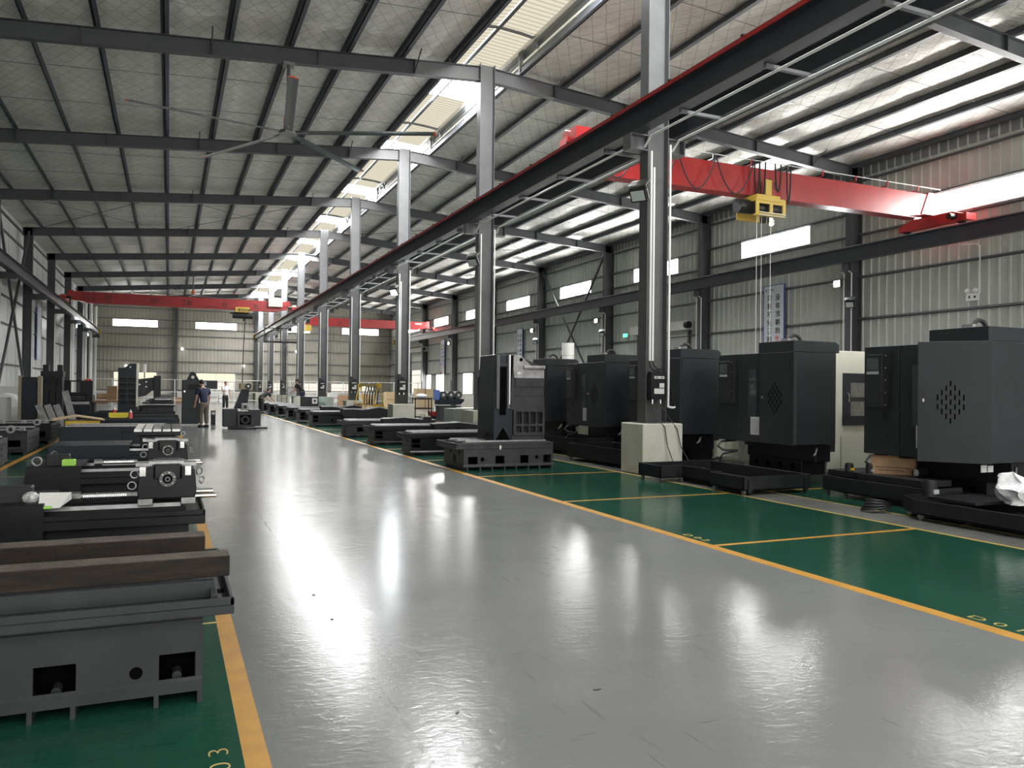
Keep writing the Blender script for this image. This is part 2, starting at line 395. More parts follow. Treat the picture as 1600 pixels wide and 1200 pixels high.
# sag rods between the purlins and roof bracing
for xs in (PX, PXR):
    for y0 in [g for g in GY]:
        for dy in (2.8, 5.6):
            if y0+dy < YF or y0+dy > YB: continue
            mb = MB()
            for a, b in zip(xs, xs[1:]):
                b = max(min(b, XR-.1), XL+.1)
                mb.cyl((a, y0+dy, zr(a)+.06), (b, y0+dy, zr(b)+.10), .007, 4)
            mb.build('sag_rod', PURL, cl)
for (xa, ya, xb, yb) in [(-6.3, GY[5], -.2, GY[6]), (-.2, GY[5], -6.3, GY[6]), (-.2, GY[5], 6.9, GY[6]), (6.9, GY[5], -.2, GY[6]), (9.2, GY[5], 15, GY[6]), (15, GY[5], 9.2, GY[6]), (15, GY[5], 21.9, GY[6]), (21.9, GY[5], 15, GY[6])]:
    MB().cyl((xa, ya, zr(xa)-.1), (xb, yb, zr(xb)-.1), .013, 5).build('roof_brace', PURL, cl)

# ridge monitor
mo = empty('skylight', (0, 0, 0)); mo['kind'] = 'structure'; mo['label'] = 'raised translucent ridge skylight running along the roof'
for s in (-1, 1):
    x = XC+s*1.05
    MB().box(x-.02, x+.02, YF, YB, zr(x)-.0, zr(x)+.22).build('curb', GIRD, mo)
    MB().box(x+s*.10-.02, x+s*.10+.02, YF, YB, zr(x)+.50, zr(x)+.78).build('eave_channel', PURL, mo)
    MB().box(x-s*.10-.025, x-s*.10+.025, YF, YB, zr(x)+.62, zr(x)+.70).build('edge_rail', STEEL, mo)
    MB().box(x+s*.14-.01, x+s*.14+.01, YF, YB, zr(x)+.26, zr(x)+.62).build('side_glazing', SKYP, mo)
    MB().box(x+s*.02-.01, x+s*.02+.01, YF, YB, zr(x)+.22, zr(x)+.25).build('white_sill', WHITEP, mo)
ZM = 11.26
gaps = [(.2, 1.4), (7.6, 8.7), (14.9, 15.9), (23.5, 25.3), (30.6, 32.3), (38.0, 39.8), (45.6, 47.5), (53.2, 55.1), (60.8, 62.7), (68.6, 70.5), (76, 78)]  # first three clear panes are unseen, added to light the near end
ys = [YF]
for a, b in gaps: ys += [a, b]
ys.append(YB)
for i, (a, b) in enumerate(zip(ys, ys[1:])):
    clear = i % 2 == 1
    for s in (-1, 1):
        mb = MB(); x0, x1 = XC+s*.03, XC+s*1.18
        n = 1 if clear else max(2, int((b-a)/.2)); v = []; f = []
        for k in range(n+1):
            y = a+(b-a)*k/n
            if clear: v += [(x0, y, ZM+.09), (x1, y, ZM)]
            else:
                for dy, dz in ((-.03, 0), (0, -.035), (.03, 0)): v += [(x0, y+dy, ZM+.09+dz), (x1, y+dy, ZM+dz)]
        for k in range(len(v)//2-1): f.append((2*k, 2*k+1, 2*k+3, 2*k+2))
        mb.v = v; mb.f = f
        mb.build('clear_pane' if clear else 'ribbed_panel', SKYG if clear else SKYP, mo)
        if not clear:
            rb = MB()
            for k in range(n+1):
                y = a+(b-a)*k/n
                rb.add([(x0, y-.035, ZM+.052), (x1, y-.035, ZM-.038), (x1, y+.035, ZM-.038), (x0, y+.035, ZM+.052)], [(0, 1, 2, 3)])
            rb.build('rib_shade_strip', SKYR, mo, kind='stuff')  # flat dimmer strips, rib shading put into the glow
MB().cyl((XC-.05, YF, ZM-.07), (XC-.05, YB, ZM-.07), .045, 8).build('ridge_pole', PURL, mo)
y = YF+.5
for k in range(11):
    yy = 2.75+BAY*k
    path = [(XC-1.14, yy, zr(XC-1)+.45), (XC-1.05, yy, ZM-.12), (XC-.6, yy, ZM-.06), (XC, yy, ZM-.02), (XC+.6, yy, ZM-.06), (XC+1.05, yy, ZM-.12), (XC+1.14, yy, zr(XC+1)+.45)]
    MB().tube(path, .045, 8).build('hoop', FRAMEL, mo, smooth=True)
for g in GY:
    for s in (-1.05, 1.05): MB().box(XC+s-.05, XC+s+.05, g-.05, g+.05, zr(XC+1)+.0, ZM-.05).build('monitor_post', FRAMEL, mo)

# walls
def corr(name, axis, at, a0, a1, z0, ztop, material, inward, pitch=.33):
    """ribbed sheet: flat pans with narrow raised ribs"""
    v = []; f = []; pts = []; a = a0
    while a < a1:
        pts += [(a, 0), (a+pitch*.62, 0), (a+pitch*.70, .035), (a+pitch*.88, .035), (a+pitch*.96, 0)]; a += pitch
    for (p, d) in pts:
        d = at+inward*d
        zt = ztop(p) if callable(ztop) else ztop
        q = (d, p) if axis == 'y' else (p, d)
        v += [(q[0], q[1], z0), (q[0], q[1], zt)]
    for k in range(len(v)//2-1): f.append((2*k, 2*k+2, 2*k+3, 2*k+1))
    mb = MB(); mb.v = v; mb.f = f
    o = mb.build(name, material); o['kind'] = 'structure'; return o
wr = corr('wall_right', 'y', XR, YF, YB, 1.05, 9.7, WALLR, -1)
B(XR-.12, XR+.1, YF, YB, 0, 1.05).build('masonry_base', WALLM, wr)
for z in (2.83, 4.09, 5.56, 7.05, 7.87, 8.94):
    MB().box(XR-.16, XR-.05, YF, YB, z-.035, z-.02).box(XR-.075, XR-.055, YF, YB, z-.05, z+.05).box(XR-.16, XR-.15, YF, YB, z-.035, z+.0).build('girt', GIRT, wr)
MB().box(XR-.03, XR-.02, YF, YB, 9.1, 9.55).build('eave_trim', GIRT, wr)
wb = corr('wall_back', 'x', YB, XL, XR, 0, lambda p: zr(p)+.35, WALLB, -1)
for z in (1.1, 2.85, 3.9, 5.2, 6.45, 7.15, 7.93, 9.0):
    MB().box(XL, XR, YB-.16, YB-.05, z-.04, z+.04).build('girt', GIRT, wb)
for x in (.58, 8.06, 15.1):
    MB().box(x-.15, x+.15, YB-.62, YB-.58, 0, zr(x)).box(x-.15, x+.15, YB-.22, YB-.18, 0, zr(x)).box(x-.02, x+.02, YB-.6, YB-.2, 0, zr(x)).build('wind_column', FRAME, wb)
B(XL, XR, YB-.06, YB+.1, 0, 1.0).build('masonry_base', WALLM, wb)
wl = B(XL-.12, XL, YF, YB, 0, 9.6).build('wall_left', WALLL); wl['kind'] = 'structure'
for k in range(40):
    y = YF+1.1+2.15*k
    if y > YB: break
    B(XL, XL+.006, y-.008, y+.008, 1.2, 9.4).build('panel_seam', GIRT, wl)
for z in (2.4, 4.25, 5.5, 7.2, 8.4, 9.15):
    MB().box(XL, XL+.11, YF, YB, z-.03, z+.03).build('girt', FRAME, wl)
B(XL, XL+.06, YF, YB, 0, 1.15).build('masonry_base', WALLM, wl)
wf = MB()
wf.box(XL, -4.5, YF-.2, YF, 0, 9.7).box(19, XR, YF-.2, YF, 0, 9.7).box(7.3, 8.8, YF-.2, YF, 0, 9.7).box(XL, XR, YF-.2, YF, 8.4, 11.2)  # unseen wall, its tall openings sized to let extra light in
wf.build('wall_front', WALLB, kind='structure')

# windows
wn = [0]
def window(name_parts, rect, face, material, mull=3, bars=0, label=None):
    """rect = (a0,a1,z0,z1) along the wall; face = ('x',X,inward) or ('y',Y,inward)"""
    wn[0] += 1
    e = empty('window_%d' % wn[0], kind='structure', label=label)
    a0, a1, z0, z1 = rect; ax, c, s = face
    def bx(mb, p0, p1, q0, q1, d0, d1):
        if ax == 'x': mb.box(c+s*d0, c+s*d1, p0, p1, q0, q1)
        else: mb.box(p0, p1, c+s*d0, c+s*d1, q0, q1)
        return mb
    bx(MB(), a0, a1, z0, z1, .045, .055).build('pane', material, e)
    fr = MB(); t = .035
    for (p0, p1, q0, q1) in ((a0-t, a1+t, z0-t, z0), (a0-t, a1+t, z1, z1+t), (a0-t, a0, z0, z1), (a1, a1+t, z0, z1)): bx(fr, p0, p1, q0, q1, .0, .11)
    fr.build('window_frame', WHITEP, e)
    for k in range(1, mull+1):
        p = a0+(a1-a0)*k/(mull+1); bx(MB(), p-.012, p+.012, z0, z1, .055, .075).build('mullion', GIRT, e)
    for k in range(1, bars+1):
        q = z0+(z1-z0)*k/(bars+1); bx(MB(), a0, a1, q-.01, q+.01, .055, .07).build('glazing_bar', GIRT, e)
    return e
for i in range(-1, 8):
    yc = GY[2]+BAY/2+BAY*i
    if yc < YF+2 or yc > YB-2: continue
    window('', (yc-1.93, yc+1.93, 7.14, 7.79), ('x', XR, -1), PANE, 3, 0)
for yc in (60.0, 67.1, 70.9, 51.5):
    window('', (yc-1.05, yc+1.05, 1.12, 2.76), ('x', XR, -1), PANEB, 1, 1)
for (a, b) in ((-5.0, -1.1), (2.37, 6.2), (10.1, 13.5), (16.9, 20.8)):
    window('', (a, b, 7.22, 7.85), ('y', YB, -1), PANEB, 0, 0)
for (a, b, mm) in ((-4.85, -4.1, PANEW), (-3.3, -1.15, PANEW), (2.5, 6.1, PANEW)):
    window('', (a, b, 2.0, 2.78), ('y', YB, -1), mm, 1, 0)
for (a, b) in ((-4.85, -4.1), (2.5, 4.2), (4.3, 6.1), (9.8, 11.2), (12.6, 15.2), (15.8, 20.5)):
    window('', (a, b, 1.02, 1.9), ('y', YB, -1), PANEL_, 2, 1)

# steel portal frames
ORD = ['first', 'second', 'third', 'fourth', 'fifth', 'sixth', 'seventh', 'eighth', 'ninth', 'tenth', 'eleventh']
def hcol(mb, x, y, z0, z1, d=.40, b=.24, tf=.014, tw=.012):
    mb.box(x-d/2, x-d/2+tf, y-b/2, y+b/2, z0, z1); mb.box(x+d/2-tf, x+d/2, y-b/2, y+b/2, z0, z1)
    mb.box(x-d/2+tf, x+d/2-tf, y-tw/2, y+tw/2, z0, z1); return mb
def rafter(name, y, xa, xb, label, group, light):
    e = empty(name, (0, y, 0), label=label, cat='steel rafter', group=group)
    dep = .40
    s = 1 if xb > xa else -1
    def seg(x0, x1, m, nm, b=.2):
        mb = MB()
        z0, z1 = zr(x0), zr(x1); d0 = dep; d1 = dep
        mb.prism([(x0, z0-d0), (x1, z1-d1), (x1, z1), (x0, z0)], 'y', -.006, .006)
        for dz0, dz1 in ((-.014, 0), (-dep, -dep+.014)): mb.prism([(x0, z0+dz0), (x1, z1+dz0), (x1, z1+dz1), (x0, z0+dz1)], 'y', -b/2, b/2)
        return mb.build(nm, m, e)
    xm = XC+(-2.1 if xa < XC else 2.1)
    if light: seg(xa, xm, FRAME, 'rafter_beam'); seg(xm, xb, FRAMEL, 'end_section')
    for k, x in enumerate(sorted([xa+(xm-xa)*t for t in (.18, .38, .6, .8)]+[xm])):
        B(x-.006, x+.006, -.1, .1, zr(x)-.4, zr(x)).build('stiffener_plate', FRAME, e)
        if k % 2 == 0: MB().cyl((x, -.02, zr(x)-.38), (x-.02, -.75, zr(x)+.02), .018, 5).build('knee_strut', FRAME, e)
    return e
for i, y in enumerate(GY):
    if i < 2: continue                            # frames behind the camera are not in the photograph
    n = ORD[i-2]
    e = empty('steel_column', (XC, y, 0), label='%s grey steel column of the middle row between the two aisles, counting from the camera' % n, cat='steel column')
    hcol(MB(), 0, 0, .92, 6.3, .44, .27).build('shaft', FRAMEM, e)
    hcol(MB(), 0, 0, 6.3, zr(XC)+.06, .44, .27).build('upper_shaft', FRAMEL, e)  # coloured paler than the shaft below, for skylight falling on it
    B(-.28, .28, -.2, .2, .90, .92).build('base_plate', FRAME, e)
    for s in (-1, 1):
        mb = MB().box(s*.22, s*.58, -.13, .13, 6.065, 6.08).box(s*.22, s*.58, -.13, .13, 5.80, 5.815).box(s*.22, s*.565, -.006, .006, 5.815, 6.065).box(s*.565, s*.58, -.13, .13, 5.815, 6.065)
        mb.build('bracket', FRAMEL, e)
    # white conduits on the flanges
    for (dx, zt, zb) in ((-.16, 5.79, 2.02), (-.10, 5.5, 2.02), (.245, 5.95, 1.2)):
        if dx == -.10 and i not in (2, 4): continue
        MB().tube([(dx, -.16, zt), (dx, -.16, zb)], .021, 6).build('white_conduit', WHITEP, e)
    MB().tube([(.235, -.16, 1.2), (.30, -.22, 1.18), (.36, -.2, 1.19)], .02, 6).build('conduit_elbow', WHITEP, e)
    MB().tube([(-.15, -.16, 2.02), (-.15, -.17, 1.92), (-.08, -.18, 1.85), (.05, -.18, 1.84)], .022, 6).build('black_elbow', RUBBER, e)
    MB().tube([(-.09, -.16, 2.02), (-.07, -.17, 1.93), (0, -.18, 1.88), (.08, -.18, 1.87)], .018, 6).build('black_elbow', RUBBER, e)
    # electrical box
    eb = empty('electrical_box', (XC-.03, y-.13, 0), label='black electrical box with white labels on the %s middle-row column' % n, cat='electrical box', group=None)
    B(-.16, .16, -.14, 0, 1.33, 1.82).build('box', EBOX, eb, bevel=.006)
    B(-.10, .11, -.143, -.14, 1.70, 1.745).build('name_label', LABEL, eb)
    B(-.08, -.02, -.145, -.143, 1.715, 1.73).build('label_print', INK, eb)
    B(.03, .09, -.145, -.143, 1.715, 1.73).build('label_print', INK, eb)
    B(.01, .11, -.143, -.14, 1.54, 1.62).build('white_label', LABEL, eb)
    B(-.10, .11, -.143, -.14, 1.43, 1.525).build('white_label', LABEL, eb)
    for q in (-.11, .06): MB().cyl((q, -.1, 1.25), (q, -.1, 1.34), .012, 6).build('socket', CHROME, eb)
    # plinth
    pl = empty('plinth', (XC, y, 0), label='white painted concrete plinth under the %s middle-row column' % n, cat='concrete plinth')
    B(-.42, .42, -.37, .37, 0, .90).build('block', PLINTH, pl, bevel=.015)
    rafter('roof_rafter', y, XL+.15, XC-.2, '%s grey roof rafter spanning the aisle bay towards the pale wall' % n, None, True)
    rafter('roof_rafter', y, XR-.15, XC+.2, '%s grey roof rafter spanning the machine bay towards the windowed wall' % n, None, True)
    for (xw, sd, nm) in ((-6.54, 1, 'pale'), (21.95, -1, 'windowed')):
        c = empty('wall_column', (xw, y, 0), label='%s dark steel column standing along the %s wall' % (n, nm), cat='steel column')
        hcol(MB(), 0, 0, 0, zr(xw)-.02, .40 if sd > 0 else .5, .26).build('shaft', FRAME, c)
        mb = MB().box(sd*.2, sd*(.8 if sd > 0 else .55), -.1, .1, 6.01, 6.025).box(sd*.2, sd*(.8 if sd > 0 else .55), -.006, .006, 5.75, 6.01).box(sd*.2, sd*(.8 if sd > 0 else .55), -.1, .1, 5.75, 5.765)
        mb.build('bracket', FRAME, c)
        for q in (-.17, .17):
            pth = [(sd*.26, q, 5.7), (sd*.22, q, 5.65), (sd*.22, q, 1.7)] if sd > 0 else [(sd*.40, q, 5.72), (sd*.27, q, 5.66), (sd*.27, q, 2.2)]
            MB().tube(pth, .02, 6).build('white_conduit', WHITEP, c)

# crane runway girders
def girder(nm, x, label, red, z0=5.92, h=.46):
    e = empty(nm, (x, 0, 0), label=label, cat='crane girder')
    ya, yb = YF, GY[-1]+.6
    MB().box(-.008, .008, ya, yb, z0+.015, z0+h-.015).build('web', GIRD, e)
    B(-.13, .13, ya, yb, z0, z0+.015).build('lower_flange', GIRD, e)
    B(-.15, .15, ya, yb, z0+h-.015, z0+h).build('upper_flange', GIRD, e)
    if red:
        B(-.17, -.15, ya, yb, z0+h-.02, z0+h+.05).build('red_conductor_rail', RED, e)
        for k in range(-2, 44): B(-.18, -.14, 1.8*k-.03, 1.8*k+.03, z0+h+.05, z0+h+.075).build('clip', BLACK, e)
    B(-.03, .03, ya, yb, z0+h, z0+h+.06).build('rail', STEELD, e)
    B(-.16, .16, yb, yb+.08, z0-.05, z0+h+.12).build('end_stop', YEL, e)
    return e
girder('crane_runway_girder', 7.60, 'slate steel runway girder with red rail on the aisle side of the middle columns', True, 6.08, .42)
girder('crane_runway_girder', 8.52, 'slate steel runway girder on the machine side of the middle columns', False, 6.08, .42)
girder('crane_runway_girder', 21.5, 'slate steel runway girder along the wall with high windows', False, 6.03, .47)
girder('crane_runway_girder', -5.9, 'slate steel runway girder along the pale flat-sheet wall', False, 6.03, .47)
for y0 in GY:
    for k in range(4):
        y = y0+1.0+2*k
        if y0 < 0 or y > GY[-1]: continue
        tie = B(7.60, 8.52, y-.03, y+.03, 6.03, 6.079).build('cross_tie', FRAMEL)
        ti = (GY.index(y0)-2, k)
        tag(tie, 'grey steel tie under the middle runway, %s beyond the %s middle column' % (ORD[k], ORD[ti[0]] if ti[0] >= 0 else 'frame before the first'), 'cross tie', 'cross ties under the middle runway')
for i, y in enumerate(GY):
    if i < 1 or i == len(GY)-1: continue
    n = ORD[i-2] if i >= 2 else 'frame before the first'
    for dx, q in ((7.76, 'aisle'), (8.36, 'machine')):
        c = MB().tube([(dx, y+.2, 5.85), (dx, y+.4, 5.99), (dx, y+8.1, 5.99), (dx, y+8.3, 5.85)], .022, 6).build('overhead_conduit', WHITEP)
        tag(c, 'white conduit under the %s-side runway girder beyond the %s middle column' % (q, n), 'conduit')

# ------------------------------------------------------------------ wall bracing, doors, lamps, signs
def brace(x, ya, yb, lab):
    e = empty('cross_brace', (x, 0, 0), label=lab, cat='steel brace')
    for (a, b) in (((ya, .5), (yb, 9.1)), ((ya, 9.1), (yb, .5))):
        MB().cyl((0, a[0], a[1]), (0, b[0], b[1]), .06, 8).build('brace_tube', FRAME, e)
    B(-.02, .02, (ya+yb)/2-.15, (ya+yb)/2+.15, 4.65, 4.95).build('gusset_plate', FRAME, e)
brace(21.9, GY[5]+.2, GY[6]-.2, 'crossed steel tubes bracing the windowed wall near the white ventilation drum')
brace(-6.5, GY[5]+.2, GY[6]-.2, 'crossed steel tubes bracing the pale flat-sheet wall')

def roller(n, y0, y1, z1, z0=0.):
    e = empty('door_%d' % n, kind='structure', label='grey roller shutter door in the windowed wall')
    v = []; f = []; k = 0; z = z0
    while z < z1:
        for (dz, dx) in ((0, 0), (.05, .018), (.10, 0)): v += [(XR-.10-dx, y0, z+dz), (XR-.10-dx, y1, z+dz)]
        z += .115
    for k in range(len(v)//2-1): f.append((2*k, 2*k+1, 2*k+3, 2*k+2))
    mb = MB(); mb.v = v; mb.f = f; mb.build('shutter_curtain', WALLR, e)
    MB().box(XR-.45, XR-.05, y0-.3, y1+.3, z1, z1+.42).build('shutter_box', WALLM, e)
    MB().cyl((XR-.5, y0-.3, z1+.2), (XR-.5, y0-.55, z1+.2), .16, 10).build('shutter_motor', BLACK, e)
    for y in (y0, y1): B(XR-.16, XR-.04, y-.06, y+.06, 0, z1).build('guide_rail', FRAME, e)
roller(1, 30.4, 34.7, 4.35)
roller(2, 71.2, 76.3, 5.0, 3.3)
e = empty('window_40', kind='structure')
B(XR-.08, XR-.07, 71.4, 76.1, 0, 3.3).build('open_doorway_daylight', PANEL_, e)

def lit_lamp(loc, lab, on=True, yaw=0, s=1):
    e = empty('floodlight', loc, yaw, label=lab, cat='floodlight')
    B(-.17, -.05, -.15, .15, -.12, .12).build('housing', BLACK, e)
    B(-.185, -.17, -.12, .12, -.09, .09).build('glass', LAMP if on else LAMPOFF, e)
    MB().box(-.12, -.10, -.17, -.155, -.1, .16).box(-.12, -.10, .155, .17, -.1, .16).box(-.12, .12, -.17, .17, .16, .175).build('yoke', STEELD, e)
    return e
for i, (y, nm) in enumerate(((20.75, 'by the lettered banner'), (37.7, 'between the roller door and the crossed braces'), (46.0, 'before the white drum'), (62.5, 'far along past the tall banner'))):
    lit_lamp((21.5, y, 5.3), 'lit white floodlight on the windowed wall %s' % nm)
for i, (y, x, z) in enumerate(((11.9, 7.62, 5.0), (20.35, 7.70, 5.05), (28.8, 7.75, 5.14))):
    l = lit_lamp((x, y, z), 'square floodlight clamped high on the %s middle-row column' % ORD[i], on=(i == 2), yaw=R(35)); l.rotation_euler[1] = R(-35)
for i in (2, 3, 5, 6):
    l = lit_lamp((21.45, GY[i]-.36, 4.6), 'unlit floodlight on the %s column of the windowed wall' % ORD[i-2], on=False, yaw=R(30)); l.rotation_euler[1] = R(-30)
for k, (x, y, z) in enumerate(((-6.14, 62.7, 5.6), (-6.14, 71.1, 5.5))):
    lit_lamp((x, y, z), 'lit floodlight on the pale wall, %s of two beside the tall banners' % ('nearer', 'farther')[k], yaw=R(180))
for k, (x, z) in enumerate(((-3.8, 3.35), (1.15, 5.15), (6.9, 3.6), (12.1, 5.2))):
    e = empty('bulb_lamp', (x, YB-.5, z), label='round white lamp on the far beige wall, %s from the pale side' % ('first', 'second', 'third', 'fourth')[k], cat='wall lamp')
    MB().ball((0, 0, 0), .14, 6).build('globe', emat('globe_lamp', (1, 1, .93), 1.6) if k == 0 else bpy.data.materials['globe_lamp'], e, smooth=True)
    MB().cyl((0, .1, 0), (0, .5, 0), .02, 6).build('arm', FRAME, e)

# lettered banners on the windowed wall
def banner(y0, y1, z0, z1, chars, size, lab, x=22.06, curled=False):
    e = empty('banner', (x, y0, 0), label=lab, cat='banner')
    wd = y0-y1
    B(0, .035, -wd, 0, z0, z1).build('board', SIGNW, e)
    MB().box(-.012, .04, -wd-.03, -wd, z0, z1+.03).box(-.012, .04, 0, .03, z0, z1+.03).box(-.012, .04, -wd, 0, z1, z1+.03).build('frame', SIGNB, e)
    B(-.004, 0, -wd*.92, -wd*.08, z1-.24, z1-.235).build('rule', SIGNB, e)
    for (col, off) in chars:
        for k, (ch, red) in enumerate(col):
            text('character', ch, size, (-.004, -off, z1-.38-size*1.22*(k+.6)), FACE_NX, INKR if red else INK, e, .002, bold=.005)
    return e
c1 = [(c, c in '产品') for c in '只有不完美的产品']
c2 = [(c, c in '客户') for c in '没有挑剔的客户']
b = banner(25.24, 24.13, 2.95, 5.74, [(c1, .17), (c2, .64)], .27, 'white banner of black and red characters beside the lit floodlight and wires')
MB().box(-.004, 0, -.16, -.08, 5.55, 5.62).build('small_emblem', SIGNB, b)
text('small_print', '工匠精神', .085, (-.004, -.22, 5.55), FACE_NX, INK, b, .001)
banner(50.0, 49.1, 2.9, 5.66, [(c1, .12), (c2, .50)], .27, 'tall narrow character banner behind the near column casting')
b3 = banner(66.8, 65.7, 3.3, 5.8, [(c1, .17), (c2, .64)], .27, 'distant narrow character banner with pointed lower end')
MB().prism([(0, 3.3), (-1.1, 3.3), (-1.1, 2.9), (-.8, 2.75), (-.5, 2.85)], 'x', 0, .035).build('lower_tip', SIGNW, b3)
for k, (y0, y1) in enumerate(((51.4, 52.9), (69.3, 71.0))):
    e = empty('banner', (-6.86, (y0+y1)/2, 0), label='tall pale banner on the flat-sheet wall, %s of two' % ('nearer', 'farther')[k], cat='banner')
    B(-.02, .03, -(y1-y0)/2, (y1-y0)/2, 2.9, 5.85).build('board', SIGNW, e)
    B(-.025, .02, -(y1-y0)/2-.05, -(y1-y0)/2, 2.85, 5.9).build('frame', SIGNB, e)

# exit signs
e = empty('exit_sign', (22.12, 35.9, 4.42), label='green running-man exit sign beside the roller door', cat='exit sign')
B(-.03, .02, -.22, .22, -.1, .1).build('body', WHITEP, e); B(-.034, -.03, -.2, .2, -.085, .085).build('lit_face', GREENL, e)
e = empty('emergency_light', (22.08, 16.2, 4.42), label='white twin-lamp emergency light on the wall girt past the end crane truck', cat='emergency light')
B(-.06, .02, -.19, .19, -.12, .10).build('body', WHITEP, e)
for s in (-.13, .13): MB().cyl((-.04, s, .17), (-.12, s, .19), .065, 10).build('lamp_head', WHITEP, e)
B(-.063, -.06, -.13, -.07, -.05, .02).build('print', INK, e); B(-.063, -.06, .05, .1, -.05, .03).build('print', INK, e)
c = MB().tube([(22.07, 15.98, 4.5), (22.07, 15.98, 5.9), (22.07, 16.1, 6.0), (22.07, 16.6, 6.05)], .018, 6).build('conduit', WHITEP)
tag(c, 'thin white conduit rising from the twin-lamp emergency light', 'conduit')

# white rain pipes in the far pale-wall corner
for k, y in enumerate((66.5, 72.5, 75.2, 79.3, 83.6)):
    p = MB().cyl((-6.6+.05*k, y, 0), (-6.6+.05*k, y, 8.9), .13, 10).build('rain_pipe', WHITEP, smooth=True)
    tag(p, 'pale vertical rain pipe on the flat-sheet wall, %s from the camera' % ORD[k], 'pipe')

# ------------------------------------------------------------------ cranes
def crane(nm, x0, x1, y, zb, zt, lab, texts=(), box=False, hoist=None, rail=False, trucky=1.15):
    e = empty('bridge_crane', (0, y, 0), label=lab, cat='bridge crane')
    hx = .17
    MB().prism([(x0+.35, zb+.15), (x0+1.3, zb), (x1-1.3, zb), (x1-.35, zb+.15), (x1-.35, zt), (x0+.35, zt)], 'y', -hx, hx).build('bridge_beam', RED, e, bevel=.01)
    B(x0+.9, x1-.9, -.2, .2, zb-.02, zb).build('lower_flange', RED, e)
    for x, s in ((x0, 1), (x1, -1)):
        zr_ = 6.62
        MB().prism([(-trucky, zr_), (trucky, zr_), (trucky, zr_+.18), (trucky*.6, zr_+.34), (-trucky*.6, zr_+.34), (-trucky, zr_+.18)], 'x', x-.13, x+.13).build('end_truck', RED, e, bevel=.01)
        for yy in (-trucky*.82, trucky*.82): MB().cyl((x-.08, yy, zr_+.071), (x+.08, yy, zr_+.071), .13, 12).build('wheel', BLACK, e)
        MB().prism([(x+s*.15, zr_+.3), (x+s*.75, zr_+.3), (x+s*.45, zt+.05), (x+s*.2, zt+.05)], 'y', -.2, .2).build('end_gusset', RED, e)
        B(x-.2, x+.2, -trucky-.1, -trucky, zr_, zr_+.2).build('buffer', RED, e)
        MB().cyl((x+s*.1, -trucky*.7, zr_+.15), (x+s*.38, -trucky*.7, zr_+.15), .09, 10).build('travel_motor', BLACK, e)
    for (body, x, z, size, m, sx) in texts: text('lettering', body, size, (x, -hx-.004, z), FACE_NY, m, e, .002, sx=sx)
    return e
c = crane('c', 8.52, 21.5, 17.1, 6.80, 7.55, 'red bridge crane marked 5t spanning the machine bay close to the camera', (('5t', 14.86, 7.02, .42, INK, 1),))
B(8.6, 21.4, -.32, -.31, 7.68, 7.70).build('cable_track', WHITEP, c)
for x in [9.2+1.25*k for k in range(10)]: MB().box(x-.015, x+.015, -.32, .0, 7.55, 7.58).box(x-.02, x+.02, -.33, -.30, 7.55, 7.70).build('track_bracket', RED if int(x) % 3 else STEELD, c)
B(8.75, 9.15, -.6, .1, 7.25, 7.75).build('control_cabinet', RED, c)
# festoon cable loops
xs = [9.4, 10.6, 11.8, 13.0, 14.25]
for a, b_ in zip(xs, xs[1:]):
    pth = [(a+(b_-a)*t, -.36, 7.66-(.95 if b_ < 14.3 else .8)*math.sin(math.pi*t)**.8) for t in [i/12 for i in range(13)]]
    MB().tube(pth, .018, 6).build('festoon_cable', RUBBER, c)
for a, b_, dz in ((14.25, 14.42, .9), (14.42, 14.62, 1.0), (14.95, 15.15, .75), (15.35, 15.5, 1.0)):
    pth = [(a+(b_-a)*t, -.38, 7.66-dz*math.sin(math.pi*t)**.5) for t in [i/10 for i in range(11)]]
    MB().tube(pth, .022, 6).build('festoon_cable', RUBBER, c)
h = empty('electric_hoist', (14.72, 17.0, 6.45), label='yellow electric hoist hanging under the red crane marked 5t', cat='hoist')
hf = MB(); hf.holed(-.52, .48, -.22, .22, [(-.42, -.06, -.16, .06), (.04, .38, -.16, .06)], lambda a, b_, c_, d: hf.box(a, b_, -.42, -.38, c_, d)); hf.build('front_frame', YELD, h); B(-.52, .48, .36, .40, -.22, .22).build('rear_frame', YELD, h); B(-.52, .48, -.4, -.3, -.26, -.22).build('lower_rail', YELD, h); B(-.52, .48, .3, .4, -.26, -.22).build('lower_rail', YELD, h)
MB().box(-.50, .30, -.43, .40, .12, .3).build('top_housing', YELD, h, bevel=.02)
B(-.1, .1, -.3, -.2, .3, .75).build('trolley_plate', YELD, h)
MB().cyl((-.5, -.15, -.02), (.45, -.15, -.02), .17, 14).build('drum', RUBBER, h)
MB().cyl((-.85, -.05, .02), (-.5, -.05, .02), .19, 14).build('motor', RUBBER, h)
MB().cyl((-.45, -.46, -.18), (.45, -.46, -.2), .012, 6).cyl((-.45, -.46, -.26), (.45, -.46, -.26), .012, 6).build('guard_bar', WHITEP, h)
MB().cyl((-.1, -.2, -.22), (-.1, -.2, -.4), .09, 10).build('lower_motor', BLACK, h)
MB().box(-.02, .10, -.35, -.27, -.50, -.27).box(.06, .14, -.35, -.27, -.46, -.42).box(.06, .14, -.35, -.27, -.38, -.34).build('hook_block', CHROME, h)
for k, (dx, z0) in enumerate(((-.40, 2.3), (-.24, 2.3), (.07, 2.2))):
    r_ = MB().cyl((14.72+dx, 16.7, z0), (14.72+dx, 16.7, 6.2), .006, 5).build('hoist_line', WHITEP)
    tag(r_, 'thin pale line hanging from the yellow hoist, %s of three' % ('leftmost', 'middle', 'rightmost')[k], 'hoist line', 'pale lines under the yellow hoist')

